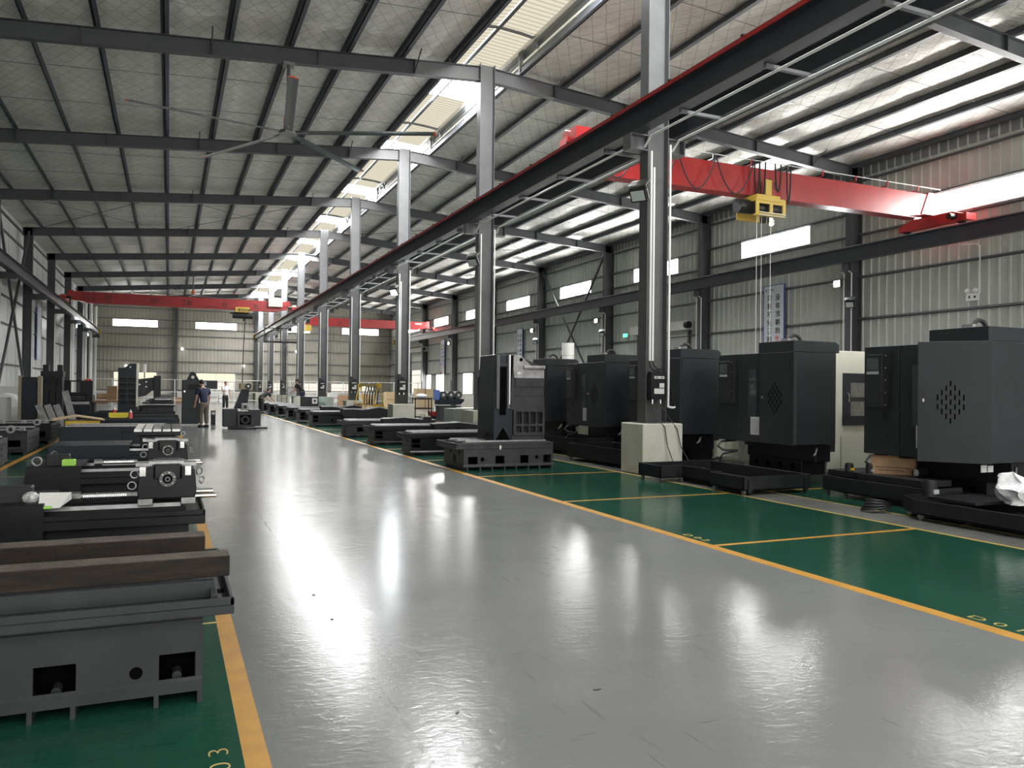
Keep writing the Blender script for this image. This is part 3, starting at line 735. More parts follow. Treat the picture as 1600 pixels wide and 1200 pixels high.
c = crane('c', -5.9, 7.6, 55.0, 6.55, 7.22, 'dark red bridge crane lettered 2.8t spanning the far end of the open aisle bay',
    (('预', -3.75, 6.72, .42, INK, 1), ('防', -1.15, 6.69, .42, INK, 1), ('2.8t', .72, 6.68, .48, INK, .8), ('为', 3.05, 6.68, .4, INK, 1), ('主', 5.0, 6.68, .4, INK, 1),
     ('TAI XIN CRANE', -5.0, 7.0, .17, INK, .8), ('泰信起重机', -4.95, 6.72, .22, INK, .85), ('严禁超载安全使用', 1.9, 6.6, .12, INK, 1)))
B(6.0, 6.9, -.45, -.2, 6.85, 7.45).build('control_cabinet', CREAM, c)
h = empty('electric_hoist', (4.35, 54.9, 6.3), label='yellow and black hoist on the dark red crane lettered 2.8t', cat='hoist')
B(-.45, .45, -.55, -.2, .05, .38).build('top_housing', YELD, h, bevel=.02)
text('lettering', '鑫源起重', .2, (-.3, -.56, .13), FACE_NY, INK, h, .002)
MB().cyl((-.6, -.3, -.15), (.65, -.3, -.15), .2, 12).build('drum', BLACK, h)
B(-.75, .75, -.35, -.1, -.05, .05).build('frame', BLACK, h)
MB().cyl((.1, -.3, -.5), (.1, -.3, -.2), .05, 8).build('hook_block', BLACK, h); B(-.1, .1, -.3, .25, .1, .232).build('trolley_plate', BLACK, h)
c = crane('c', 8.52, 21.5, 68.0, 6.75, 7.45, 'bright red bridge crane across the far end of the machine bay', (('5t', 13.2, 6.9, .42, INK, 1),))
B(20.0, 20.6, -.19, -.175, 7.2, 7.32).build('maker_label', LABEL, c)
B(10.2, 10.9, -.5, -.2, 6.2, 6.75).build('hoist_body', YELD, c)

# ceiling fans with five long blades
def fan(x, y, ztop, zh, L, ph, lab):
    e = empty('ceiling_fan', (x, y, 0), label=lab, cat='ceiling fan')
    MB().cyl((0, 0, zh+.35), (0, 0, ztop), .045, 10).build('down_rod', FANG, e)
    MB().cyl((0, 0, zh+.0), (0, 0, zh+.38), .11, 12).build('motor', ORANGE, e)
    B(-.14, .14, -.14, .14, ztop-.06, ztop).build('clamp', STEELD, e)
    MB().cyl((0, 0, zh-.05), (0, 0, zh+.03), .22, 16).build('hub', STEELD, e)
    for k in range(5):
        a = ph+2*math.pi*k/5
        mb = MB(); mb.T = Matrix.Rotation(a, 4, 'Z') @ Matrix.Rotation(R(-10), 4, 'X')
        mb.prism([(-.115, -.008), (0, .026), (.115, 0), (.0, .005)], 'x', .15, L-.06)
        mb.T = Matrix.Translation((0, 0, zh)) @ mb.T
        mb2 = MB(); mb2.T = Matrix.Translation((0, 0, zh)) @ Matrix.Rotation(a, 4, 'Z') @ Matrix.Rotation(R(-10), 4, 'X')
        mb2.prism([(-.115, -.008), (0, .026), (.115, 0), (.0, .005)], 'x', .15, L-.06)
        bl = mb2.build('blade', FANG, e)
        mb3 = MB(); mb3.T = mb2.T
        mb3.prism([(-.118, -.01), (0, .03), (.118, 0), (.0, .003)], 'x', L-.06, L).build('blade_tip', ORANGE, bl)
        mb4 = MB(); mb4.T = mb2.T
        mb4.box(.05, .5, -.03, .03, -.012, .03).build('blade_arm', STEELD, bl)
fan(2.68, 20.6, zr(2.68)-.4, 7.93, 3.75, R(48), 'large five-bladed ceiling fan with orange motor hanging nearest the camera')
fan(1.55, 62.8, zr(1.5)-.4, 8.2, 3.75, R(30), 'distant five-bladed ceiling fan above the dark red crane')

# ------------------------------------------------------------------ machine bed castings
def hole_shade_disc(mb, c, axis, r, d=.004):
    c = Vector(c); a = Vector(axis); mb.cyl(c-a*.05, c+a*d, r, 16); return mb  # dark disc laid on the face in place of a hole's shade
def bed(nm, x, y, rz, L, W, H, label, group=None, mats=(CAST, STEEL), end_holes='grid', front=(), fh=(), rails=3, over=.13, trough=True, cover=None, pads=4, flare=.06, name='machine_bed_casting', lip=None):
    """local x: 0 at the aisle end, +x along the bed; local y: 0 front .. W back (front = the side towards the camera when rz = 0)"""
    m, ms = mats; lp = over*.9 if lip is None else lip
    e = empty(name, (x, y, 0), rz, label=label, cat='bed casting', group=group)
    zt = H-.12; zb = .05
    t = .045
    body = MB()
    # front and back plates with openings, end plates, bottom skirt
    body.holed(0, L, .09, zt, [f for f in front], lambda a, b_, c, d: body.box(a, b_, 0, t, c, d))
    body.box(0, L, W-t, W, .09, zt)
    eh = []
    if end_holes == 'grid':
        for r_ in range(2):
            for k in range(3):
                yy = W*(.16+.2*k); eh.append((yy, yy+.035*W/.62, .17+.12*r_*H/.5, .21+.12*r_*H/.5))
    elif end_holes == 'slots': eh = [(W*.2, W*.26, .28, .34), (W*.62, W*.68, .28, .34), (W*.40, W*.54, .10, .24)]
    elif end_holes == 'big': eh = [(W*.25, W*.75, .16, zt-.1)]
    body.holed(t, W-t, .09, zt, eh, lambda a, b_, c, d: (body.box(0, t, a, b_, c, d), body.box(L-t, L, a, b_, c, d)))
    body.prism([(-flare, zb), (W+flare, zb), (W+flare, zb+.02), (W, .10), (0, .10), (-flare, zb+.02)], 'x', -flare*.5, L+flare*.5)
    body.box(t, L-t, t, W-t, zt-.03, zt)
    body.build('body', m, e)
    B(t+.02, L-t-.02, W*.5-.01, W*.5+.01, .12, zt-.02).build('inner_web', m, e)
    MB().box(t+.001, L-t-.001, t+.12, t+.13, .15, zt-.03).build('inner_shade_wall', HOLE_SHADE, e)  # blackened so the openings look shaded inside
    ft = MB()
    for k in range(pads):
        xx = .05+(L-.35)*k/(pads-1)
        ft.box(xx, xx+.025, -flare, W+flare, 0, zb); ft.box(xx+.25, xx+.275, -flare, W+flare, 0, zb)
    ft.build('foot_ribs', m, e, kind='stuff')
    # top deck with a raised rim
    dk = MB().box(-over, L, -lp, W+lp, zt, zt+.07)
    dk.box(-over, L, -lp, -lp+.02, zt+.07, zt+.11).box(-over, L, W+lp-.02, W+lp, zt+.07, zt+.11).box(-over, -over+.02, -lp, W+lp, zt+.07, zt+.11)
    dk.build('top_deck', m, e, bevel=.005)
    for k in range(rails):
        yy = W*(.12+.76*k/(max(1, rails-1)))
        B(0.02, L-.02, yy-.05, yy+.05, zt+.07, zt+.12).build('rail_seat', m, e, bevel=.004)
        if ms: MB().prism([(yy-.022, zt+.12), (yy+.022, zt+.12), (yy+.016, zt+.15), (yy-.016, zt+.15)], 'x', .06, L-.1).build('guide_way', ms, e)
    for (cx, cz, r_) in fh: hole_shade_disc(MB(), (cx, 0, cz), (0, -1, 0), r_).build('hole_shade_disc', HOLE_SHADE, e)
    if cover:
        a, b_, c_, d = cover
        B(a, b_, -over*.9-.01, -over*.9+.03, c_, d).build('cover_plate', m, e, bevel=.004)
        B(a, b_, -over*.9, W*.8, d-.015, d).build('cover_top', m, e)
    return e

# near bed on the left, with two rusty bars across it (built turned round, aisle end at x = .16)
b1 = bed('b', .16, 3.97, 0, 2.6, 1.05, .51, 'nearest charcoal bed casting carrying two rusty steel bars', mats=(CAST, None), end_holes=None, rails=2, over=.12, pads=5, flare=.0,
         front=[], fh=[])
# mirror it so that it runs away from the aisle
def mirror_x(e):
    for ch in e.children_recursive:
        if ch.type == 'MESH':
            for v in ch.data.vertices: v.co.x = -v.co.x
            ch.data.flip_normals()
for o in list(b1.children): bpy.data.objects.remove(o)
def near_body():
    L, W = 2.6, 1.0; t = .03; body = MB(); zt = .39
    holes = [(.03, .185, .10, .235), (.52, .685, .09, .24), (1.3, 1.46, .09, .24), (2.0, 2.15, .1, .24)]
    body.holed(0, L, .07, zt, holes, lambda a, b_, c, d: body.box(a, b_, 0, t, c, d))
    body.box(0, t, t, W, .07, zt).box(L-t, L, t, W, .07, zt).box(0, L, W-t, W, .07, zt).box(t, L-t, t, W-t, .35, .39)
    body.box(0, L, 0, W, .055, .07)
    body.build('body', CASTN, b1)
    B(.02, L-.02, .16, .17, .06, .38).build('inner_shade_wall', HOLE_SHADE, b1)
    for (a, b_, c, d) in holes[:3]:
        B(a+.01, b_-.01, .145, .155, c+.035, d).build('pocket_shade_plate', HOLE_SHADE, b1)  # black plate paints in the shade behind each opening
        MB().cyl(((a+b_)/2, .06, c+.012), ((a+b_)/2, .14, c+.012), .022, 10).build('foot_boss', CASTN, b1)
    # skirt step
    MB().prism([(-.012, .055), (0, .055), (0, .12), (-.012, .105)], 'x', 0, L).build('lower_skirt', CASTN, b1)
    ft = MB()
    for xx in (0, .185, .52, .685, 1.3, 1.46, 2.0, 2.15): ft.box(xx-.0, xx+.02, -.012, W, 0, .055)
    ft.build('foot_ribs', CASTN, b1, kind='stuff')
    hole_shade_disc(MB(), (.28, 0, .165), (0, -1, 0), .028, .0015).build('hole_shade_disc', HOLE_SHADE, b1)
    fx = [(-.12, .39+.02), (-.02, .39), (-.02, .44), (-.12, .475)]
    dk = MB().box(-.13, L, -.12, W+.1, .425, .465).prism([(-.12, .425), (0, .385), (0, .425)], 'x', 0, L)
    dk.box(-.13, L, -.12, -.10, .465, .50).box(-.13, -.11, -.12, W+.1, .465, .50).box(-.13, L, W+.08, W+.1, .465, .50)
    dk.build('top_deck', CASTN, b1, bevel=.004)
    MB().box(-.05, L, .06, .11, .465, .545).box(0, L, .11, .42, .465, .50).box(0, L, .62, .9, .465, .50).box(-.06, -.03, -.06, .1, .465, .51).build('rail_seat', CASTN, b1, bevel=.003)
    B(-.10, -.055, .13, .2, .455, .468).build('deck_slot_shade', HOLE_SHADE, b1)
near_body()
mirror_x(b1)
def bar(y, z, x1, lab, wd=.14, tilt=0):
    o = empty('steel_bar', (x1, y, z), R(tilt), label=lab, cat='steel bar')
    B(-2.6, 0, 0, wd, 0, .098).build('bar', RUST, o, bevel=.004)
    B(-2.6, 0, .003, wd-.003, .098, .100).build('paler_top', RUSTT, o)  # top coloured paler than the bar's sides
    return o
bar(4.10, .545, .285, 'nearer rusty brown steel bar lying on the nearest bed casting', .16, 1.2)
bar(4.68, .545, .195, 'farther rusty steel bar lying on the nearest bed casting', .17, 1.0)
sp = B(.0, .035, 4.42, 4.47, .50, .60).build('spacer_block', LABEL); tag(sp, 'small pale block standing between the two rusty bars', 'block')

def eyebolt(x, y, z, r, rot, lab):
    e = empty('eyebolt', (x, y, z), rot, label=lab, cat='eyebolt')
    MB().ring((0, 0, 0), (0, 1, 0), r, r*.22, 16, 6).build('ring', STEELD, e, smooth=True)
    return e

def saddle_machine(y, x1, L, H, which, lcov, table=False, paper=False):
    """bed on the left of the aisle with a saddle, screw and ways; y = front face"""
    b = bed('b', x1, y, 0, L, 1.0, H, '%s bed casting on the aisle edge, carrying a black saddle' % which, mats=(CAST, STEELW), end_holes=None, rails=2, over=.12,
            fh=[(1.16, .22, .03)], cover=(lcov[0], lcov[1], .14, .585), pads=4, flare=0)
    hole_shade_disc(MB(), (lcov[1]-.18, -.13, .26), (0, -1, 0), .045).build('hole_shade_disc', HOLE_SHADE, b)
    mirror_x(b)
    # ball screw and motor
    s = empty('ball_screw', (0, y, 0), label='ball screw and black motor along the %s bed casting' % which, cat='ball screw')
    MB().cyl((x1-.42, .15, .60), (x1-.86, .15, .60), .022, 12).build('screw_shaft', STEEL, s)
    MB().cyl((x1-.78, .15, .60), (x1-.86, .15, .60), .04, 12).build('coupling', STEELD, s)
    for k in range(22): MB().cyl((x1-.46-.014*k, .15, .60), (x1-.466-.014*k, .15, .60), .027, 10).build('thread', CHROME, s)
    MB().box(x1-1.33, x1-1.1, .08, .22, .55, .70).build('motor', BLACK, s, bevel=.01)
    # saddle
    d = empty('saddle', (0, y, 0), label='black cast saddle with round bearing flange on the %s bed casting' % which, cat='saddle')
    zs = H+.035
    for xx in (-.215, .10):
        B(xx, xx+.11, 0.02, .12, zs-.01, zs+.045).build('slide_block', STEELD, d, bevel=.004)
    MB().prism([(-.21, zs+.045), (.205, zs+.045), (.215, zs+.10), (.20, zs+.27), (.10, zs+.30), (.10, zs+.20), (-.10, zs+.20), (-.10, zs+.30), (-.20, zs+.27), (-.22, zs+.12)], 'y', .0, .75).build('saddle_body', CAST, d, bevel=.006)
    MB().box(-.10, .10, .03, .7, zs+.10, zs+.31).build('screw_housing', BLACK, d, bevel=.01)
    MB().holed(-.13, .11, .16, .28, [(-.09, .07, .19, .25)], lambda a, b_, c_, d_: None)
    hb = MB(); hb.holed(-.14, .12, .10, .24, [(-.09, .07, .14, .20)], lambda a, b_, c_, e_: hb.box(a, b_, c_, e_, zs+.305, zs+.33)); hb.build('bridge_plate', STEELD, d)
    MB().cyl((0, .03, zs+.20), (0, -.03, zs+.20), .062, 20).build('bearing_flange', FLANGE, d, smooth=True)
    MB().cyl((0, -.03, zs+.20), (0, -.034, zs+.20), .036, 18).build('bearing_recess_shade', HOLE_SHADE, d)
    MB().cyl((0, -.01, zs+.20), (0, -.05, zs+.20), .022, 14).build('bearing_bore', FLANGE, d); MB().cyl((0, -.05, zs+.20), (0, -.052, zs+.20), .010, 10).build('bearing_hole_shade', HOLE_SHADE, d)
    for k in range(6):
        a = math.pi*k/3; MB().cyl((.052*math.cos(a+.3), .03, zs+.20+.052*math.sin(a+.3)), (.052*math.cos(a+.3), -.036, zs+.20+.052*math.sin(a+.3)), .006, 8).build('bolt', CHROME, d)
    for xx in (-.205, .125):
        B(xx, xx+.05, -.012, .05, zs+.22, zs+.30).build('clamp_block', CHROME, d, bevel=.004)
        for q in (.12, .2, .28): B(xx-.03, xx+.09, q, q+.05, zs+.29, zs+.315).build('way_block', STEELD, d)
    for q, xe in ((.12, .37), (.42, .36)):
        MB().cyl((-.05, q, zs+.09 if False else zs+.04), (xe, q, zs+.04), .020, 10).build('guide_bar', STEEL, d)
    for k, (xx, zz) in enumerate(((-.255, .155), (-.24, .24), (.235, .25), (.255, .175))):
        eyebolt(xx, y+.0-.01+.03*k, zs+zz, .029, R(20*k), 'zinc eyebolt on the %s side of the saddle on the %s bed, %s one' % (('outer', 'outer', 'aisle', 'aisle')[k], which, ('lower', 'upper', 'upper', 'lower')[k]))
    if paper:
        p = empty('paper_sheet', (0, y, 0), label='crumpled white paper lying on the second bed casting', cat='paper')
        MB().add([(x1-1.04, .0, .66), (x1-.83, -.0, .655), (x1-.83, .02, .60), (x1-.90, -.08, .55), (x1-1.05, -.08, .545), (x1-1.04, -.02, .60)], [(0, 1, 2, 3, 4, 5)]).build('sheet', LABEL, p)
        g = B(x1-1.03, x1-.95, y-.11, y-.02, .55, .566).build('green_tape', GREENB); tag(g, 'lime green tape under the white paper on the second bed', 'tape')
        c_ = MB().ball((x1-1.10, y+.03, .62), .06, 6, (1, .7, .8)).build('plastic_bag', CLEAR); tag(c_, 'small clear plastic bag beside the white paper', 'plastic bag')
        r_ = MB().cyl((-1.24, y+.1, .585), (-1.24, y+.1, .78), .05, 12).build('spray_can', LABEL); r_['label'] = 'white and red can at the edge of the second bed'; r_['category'] = 'can'
    return b
saddle_machine(6.85, .16, 1.9, .50, 'second', (1.0, 1.85), paper=True)
saddle_machine(9.9, .10, 1.5, .50, 'third', (.97, 1.49))
g = B(-1.06, -.93, 9.82, 9.95, .585, .655).build('plastic_box', GREENB, bevel=.008); tag(g, 'lime green plastic box on the cover of the third bed', 'box')
eyebolt(-1.30, 9.9, .64, .045, 0, 'large zinc eyebolt at the outer end of the third bed'); eyebolt(-1.2, 10.4, .66, .045, R(60), 'second large zinc eyebolt behind the green box')

b4 = bed('b', .10, 12.95, 0, 1.7, 1.3, .50, 'fourth bed casting under the slotted table', mats=(CASTB, STEELD), end_holes=None, rails=2, over=.1, fh=[(.56, .3, .03)], pads=4, flare=0, cover=(.62, 1.66, .42, .60))
mirror_x(b4)
t4 = empty('slotted_table', (-.15, 13.1, 0), label='black machine table with four bright slots on the fourth bed', cat='machine table')
for k in range(5): B(-.32+.131*k, -.21+.131*k, 0, 1.9, .78, .815).build('table_strip', STEEL, t4)
B(-.335, .335, -.01, 1.9, .72, .78).build('table_body', CAST, t4, bevel=.006)
MB().box(-.24, .24, .05, 1.5, .56, .72).build('saddle_body', CAST, t4, bevel=.01)
MB().cyl((0, .05, .64), (0, -.02, .64), .06, 18).build('bearing_flange', FLANGE, t4); MB().cyl((0, -.02, .64), (0, -.024, .64), .03, 14).build('bearing_recess_shade', HOLE_SHADE, t4)
for xx in (-.2, .16): B(xx, xx+.05, -.01, .05, .63, .68).build('clamp_block', CHROME, t4)
eyebolt(.206, 13.05, .75, .03, 0, 'zinc eyebolt beside the slotted table, upper one'); eyebolt(.12, 13.03, .66, .03, R(60), 'zinc eyebolt beside the slotted table, lower one')

b5 = bed('b', .0, 20.8, 0, 2.3, 1.3, .50, 'blue-black bed casting beyond the slotted table', mats=(CASTB, STEELD), end_holes=None, rails=2, over=.08, pads=4, flare=0, cover=(1.0, 2.28, .08, .47)); mirror_x(b5)
b6 = bed('b', .22, 25.0, 0, 2.1, 1.2, .50, 'blue-black bed casting carrying the small yellow tray', mats=(CASTB, CASTG), end_holes=None, rails=2, over=.08, fh=[(.5, .3, .03)], pads=4, flare=0); mirror_x(b6)
b7 = bed('b', .22, 28.2, 0, 2.0, 1.2, .50, 'dark bed casting behind the small yellow tray', mats=(CASTB, CASTG), end_holes='big', rails=2, over=.08, pads=4, flare=0); mirror_x(b7)
b8 = bed('b', .15, 31.5, 0, 2.6, 1.4, .52, 'dark bed casting under the tall ribbed column casting', mats=(CASTB, CASTG), end_holes='big', rails=2, over=.08, pads=4, flare=0); mirror_x(b8)

yt = empty('yellow_tray', (-1.35, 25.98, .526), label='small bright yellow tray on a blue-black bed', cat='tray')
MB().prism([(-.26, .14), (-.21, 0), (.21, 0), (.26, .14), (.24, .14), (.2, .015), (-.2, .015), (-.24, .14)], 'y', -.2, .2).box(-.25, .25, -.21, -.2, .02, .14).box(-.25, .25, .2, .21, .02, .14).build('tray', mat('yellow_plastic', (.75, .62, .03), .4), yt)
for k, (x, y, z, c_) in enumerate(((-1.02, 25.72, .45, 'pink'), (-1.62, 28.75, .45, 'red'))):
    o = empty('spray_can', (x, y, z), label='%s can standing %s the yellow tray' % (c_, ('beside', 'behind')[k]), cat='can')
    MB().cyl((0, 0, 0), (0, 0, .24), .05, 12).build('body', mat('can_'+c_, (.65, .10, .12) if k == 0 else (.6, .05, .04), .35), o); MB().cyl((0, 0, .24), (0, 0, .32), .04, 10, .012).build('nozzle', WHITEP, o)
yc_ = empty('crate', (-2.15, 23.0, 0), R(8), label='yellow crate with bent plywood lid beside the floor line', cat='crate')
MB().box(-.28, .5, -.4, .4, .36, .575).build('crate_body', YEL, yc_, bevel=.01)
for xx in (-.25, .42): B(xx, xx+.08, -.38, .38, 0, .36).build('crate_leg', BLACK, yc_)
for (a, b_, c, d) in ((-.55, .0, .59, .69), (.0, .6, .69, .59)): MB().prism([(a, c-.015), (b_, d-.015), (b_, d+.015), (a, c+.015)], 'y', -.5, .5).build('lid_board', WOODM, yc_)

# tall ribbed column casting with head, far left of the aisle
k1 = empty('column_casting', (-1.4, 32.0, 0), label='tall charcoal column casting with two rows of pockets by the bottles', cat='column casting')
cb = MB(); holes = [(-.25+.29*a, -.25+.29*a+.22, .78+.21*r_, .78+.21*r_+.13) for a in range(2) for r_ in range(5)]
cb.holed(-.3, .3, .52, 1.85, holes, lambda a, b_, c_, d: cb.box(a, b_, 0, .08, c_, d))
cb.prism([(-.3, 1.85), (.3, 1.85), (.3, 2.28), (.1, 2.28), (-.12, 2.12), (-.3, 2.12)], 'y', 0, .9)
cb.box(-.3, .3, .3, .9, .52, 1.85).box(-.3, -.26, .08, .3, .52, 1.85).box(.26, .3, .08, .3, .52, 1.85)
cb.build('column', CASTB, k1)
B(.3, .36, 0, .9, .7, 2.3).build('guide_rail', CREAM, k1); MB().cyl((.1, -.01, 2.15), (.1, .0, 2.15), .03, 10).build('lifting_hole', LABEL, k1)
MB().prism([(.36, 1.05), (.36, 1.72), (.95, 1.80), (1.12, 1.80), (1.12, 1.32), (.85, 1.32), (.6, 1.1)], 'y', .2, .7).build('spindle_head', CASTG, k1, bevel=.01)
B(.88, 1.12, .15, .75, 1.0, 1.85).build('head_end', CAST, k1, bevel=.01)
for (x, z) in ((.63, 1.62), (.63, 1.44), (.40, 1.52)): MB().cyl((x, .2, z), (x, .19, z), .035, 10).build('head_port', LABEL, k1)
MB().cyl((.56, .45, 1.98), (.56, .45, 2.28), .06, 12).build('oil_cup', LABEL, k1); MB().cyl((.56, .45, 1.76), (.56, .45, 1.98), .02, 6).build('oil_pipe', BLACK, k1)
# machines on the beds beyond
for k, (x, y) in enumerate(((-.38, 32.0), (-.4, 36.75), (-.35, 41.2))):
    o = empty('milling_table', (x, y, 0), label='dark milling table and saddle on the aisle edge beyond the tray, %s one' % ('near', 'middle', 'far')[k], cat='machine table')
    MB().box(-.50, .55, -.35, .6, .55, .72).build('saddle_body', CASTG, o, bevel=.01)
    for q in range(3): B(-.6+.05*q, .6-.04*q, -.4, .65, .72+.06*q, .75+.06*q).build('table_layer', STEELD if q == 1 else CAST, o)
    MB().cyl((-.1, .1, .98), (.5, .1, .98), .09, 12).build('spindle_motor', STEELD, o)
    B(-.25, .35, -.1, .3, .88, .93).build('motor_base', CAST, o)
b9 = bed('b', .1, 36.3, 0, 2.0, 1.4, .5, 'dark bed casting far along the left aisle edge', mats=(CASTB, CASTG), end_holes='big', rails=2, over=.08, pads=4, flare=0); mirror_x(b9)
b10 = bed('b', .1, 40.8, 0, 2.0, 1.4, .5, 'farthest dark bed casting along the left aisle edge', mats=(CASTB, CASTG), end_holes='big', rails=2, over=.08, pads=4, flare=0); mirror_x(b10)

# second row on the left: castings with end brackets and hand wheels
for k, (y, W) in enumerate(((15.75, 1.35), (19.3, 1.7), (22.9, 1.8))):
    b_ = bed('b', -2.72, y, 0, 2.2, W, .50, 'charcoal casting behind the yellow line on the far left, %s of three' % ('nearest', 'middle', 'farthest')[k], mats=(CASTG if k != 2 else CAST, STEELD), end_holes='grid', rails=2, over=.0, pads=4, flare=0, front=[(.12, .35, .16, .3)])
    MB().cyl((.3, -.02, .53), (.3, .05, .53), .085, 14).build('bearing_ring', STEELD, b_)
    MB().cyl((.3, -.025, .53), (.3, -.02, .53), .04, 12).build('bearing_bore', BLACK, b_)
    for q in (.05, .55, 1.0): B(q, q+.09, -.02, .12, .5, .56).build('end_bracket', CASTW, b_)
    mirror_x(b_)

# castings and sheets against the pale wall
k2 = empty('column_casting', (-4.2, 30.0, 0), label='dark upright casting between two tan guide strips near the pale wall', cat='column casting')
B(-.22, .22, .0, .5, 0, 1.62).build('column', CASTB, k2); B(-.25, .25, -.02, .3, 1.55, 1.72).build('top_bracket', BLACK, k2)
for x in (-.30, .25): B(x, x+.09, -.04, .2, 0, 1.76).build('guide_strip', TILE, k2)
k3 = empty('column_casting', (-3.62, 30.6, 0), label='ribbed black upright castings with pierced face beside the tan guide strips', cat='column casting')
cb = MB(); cb.holed(-.27, .30, .35, 1.75, [(-.22, -.14, 1.5, 1.68), (-.05, .06, 1.5, 1.68), (.15, .25, 1.45, 1.68), (-.1, -.05, .4, 1.3), (.1, .14, .4, 1.6)], lambda a, b_, c_, d: cb.box(a, b_, 0, .1, c_, d))
cb.box(-.27, .3, .12, .6, 0, 1.75).box(-.33, .33, -.05, .6, 1.75, 1.93).box(-.27, -.1, 0, .3, 1.93, 2.15).box(.15, .3, 0, .3, 1.93, 2.15).box(-.27, .3, 0, .6, 0, .35)
cb.build('column', CAST, k3)
for k in range(4):
    o = empty('sheet_cover', (-3.65+.24*k, 29.4+.1*k, 0), label='grey sheet guard leaning at the foot of the pierced castings, %s of four' % ORD[k], cat='sheet guard')
    MB().prism([(0, 0), (.22, 0), (-.12, .85 if k < 3 else 1.3), (-.30, .80 if k < 3 else 1.25)], 'y', 0, .05).build('sheet', CASTW, o)
k4 = empty('machine_casing', (-3.35, 34.0, 0), label='large open black machine frame beside the leaning sheets', cat='machine frame')
cb = MB(); cb.holed(-.68, .68, .3, 1.65, [(-.05, .25, 1.2, 1.6), (-.1, .5, .75, 1.1)], lambda a, b_, c_, d: cb.box(a, b_, 0, .12, c_, d)); cb.box(-.68, .68, .12, 1.2, .1, 1.1)
cb.build('frame', CAST, k4); B(-.45, .66, -.5, .0, 0, .75).build('base', CASTB, k4, bevel=.01)
MB().cyl((-.1, -.2, .95), (.45, -.2, .95), .12, 12).build('shaft_housing', CASTG, k4); B(-.15, .6, -.3, .0, .75, .85).build('shelf', STEELD, k4)
o = empty('side_bench', (-2.05, 34.2, 0), label='small orange-brown cabinet on the bench beside the ribbed column', cat='cabinet')
B(-.15, .2, 0, .5, .9, 1.45).build('cabinet', CARD, o); B(-.7, 1.0, -.1, .8, .82, .88).build('bench_top', CARD, o)
for x in (-.6, .9): B(x, x+.06, 0, .6, 0, .82).build('bench_leg', FRAME, o)
o = empty('drum', (-5.0, 30.5, 0), label='pale cylindrical drum standing at the pale wall', cat='drum'); MB().cyl((0, 0, .2), (0, 0, 1.05), .24, 16).build('drum_body', LABEL, o, smooth=True); MB().cyl((0, 0, 0), (0, 0, .2), .3, 16).build('drum_base', RUST, o)
o = empty('sack', (-5.5, 34.5, 0), label='heap of white sacking against the pale wall behind the castings', cat='sack'); MB().ball((0, 0, .5), .6, 7, (1, .5, 1.1)).build('sacking', WHITEC, o); B(-1, .9, .6, .65, 0, 1.4).build('backing_sheet', LABEL, o)
o = empty('fire_box', (-5.2, 62.5, 0), label='small red fire box on the pale wall', cat='fire box'); B(-.2, .2, 0, .3, 1.1, 1.9).build('box', REDP, o); B(-.02, .12, -.01, 0, 1.3, 1.7).build('label', LABEL, o); B(-.1, .1, 0, .3, 0, 1.1).build('stand', FRAME, o)

# ------------------------------------------------------------------ right aisle-edge row of beds
ba = bed('b', 4.93, 13.5, 0, 1.8, 1.12, .50, 'charcoal bed casting with tall column casting bolted on, right of the aisle', mats=(CASTG, STEELW), end_holes='slots', rails=3, over=.16, lip=.01,
         front=[(.08, .27, .10, .24), (.62, .80, .10, .25), (1.12, 1.29, .10, .25), (1.60, 1.76, .10, .25)], fh=[(.36, .19, .04), (1.46, .21, .035)], pads=4, flare=.03)
MB().tube([(.55, .5, .55), (.6, .5, .62), (1.4, .55, .6), (1.5, .55, .53)], .03, 6).build('oil_pipe', RUST, ba)
B(.75, 1.3, .3, .42, .5, .56).build('tie_plate', CASTW, ba)
cc = empty('column_casting', (5.62, 13.62, .5), label='tall grey column casting with a worn triangular lug standing on the near right bed', cat='column casting')
cm = MB()
cm.prism([(.27, .85), (.33, 1.62), (.42, 1.62), (.96, 1.40), (.96, .85)], 'y', 0, .9)
cm.box(.30, .98, 0, .9, .0, .12)
hl = [(.38+.145*k, .38+.145*k+.115, .17, .29) for k in range(4)]+[(.38+.145*k, .38+.145*k+.115, .33, .56) for k in range(4)]
cm.holed(.33, .98, .12, .60, hl, lambda a, b_, c_, d: cm.box(a, b_, -.02, .05, c_, d))
cm.prism([(.27, .60), (.98, .60), (.96, .85), (.27, .85)], 'y', -.02, .9)
cm.box(.33, .97, .12, .9, .1, .60)
cm.build('column', CASTG, cc)
MB().prism([(-.06, 0), (.33, 0), (.33, .60), (.27, 1.63), (-.02, 1.63), (-.06, .62)], 'y', .02, .85).build('guide_face', CASTB, cc, bevel=.006)
for (a, b_) in ((-.02, .04), (.20, .26)): B(a, b_, -.02, .04, .62, 1.63).build('guide_rail', FRAME, cc)
B(.235, .25, -.025, -.02, .7, 1.63).build('bright_edge', CHROME, cc)
MB().box(.06, .18, .0, .03, .5, 1.4).build('screw_slot_shade', HOLE_SHADE, cc); B(.02, .2, -.01, .03, 1.42, 1.46).build('screw_bearing', CASTG, cc)
MB().prism([(-.02, .02), (.13, .26), (.28, .02)], 'y', .0, .03).build('foot_arch_shade', HOLE_SHADE, cc)
MB().prism([(.32, 1.36), (.32, 1.60), (.36, 1.63), (.46, 1.63), (.70, 1.42), (.96, 1.40), (.96, 1.20), (.34, 1.20)], 'y', -.012, .0).build('worn_upper_face', CASTW, cc)
MB().cyl((.475, -.014, 1.545), (.475, .0, 1.545), .036, 16).build('lug_hole_shade', HOLE_SHADE, cc)
MB().cyl((.52, -.03, 1.40), (.96, -.03, 1.40), .035, 10).build('round_bar', CASTW, cc)
B(.36, .96, -.018, -.012, 1.05, 1.2).build('grinding_mark', CASTG, cc); B(.40, .47, -.016, -.012, 1.27, 1.31).build('small_label', LABEL, cc)
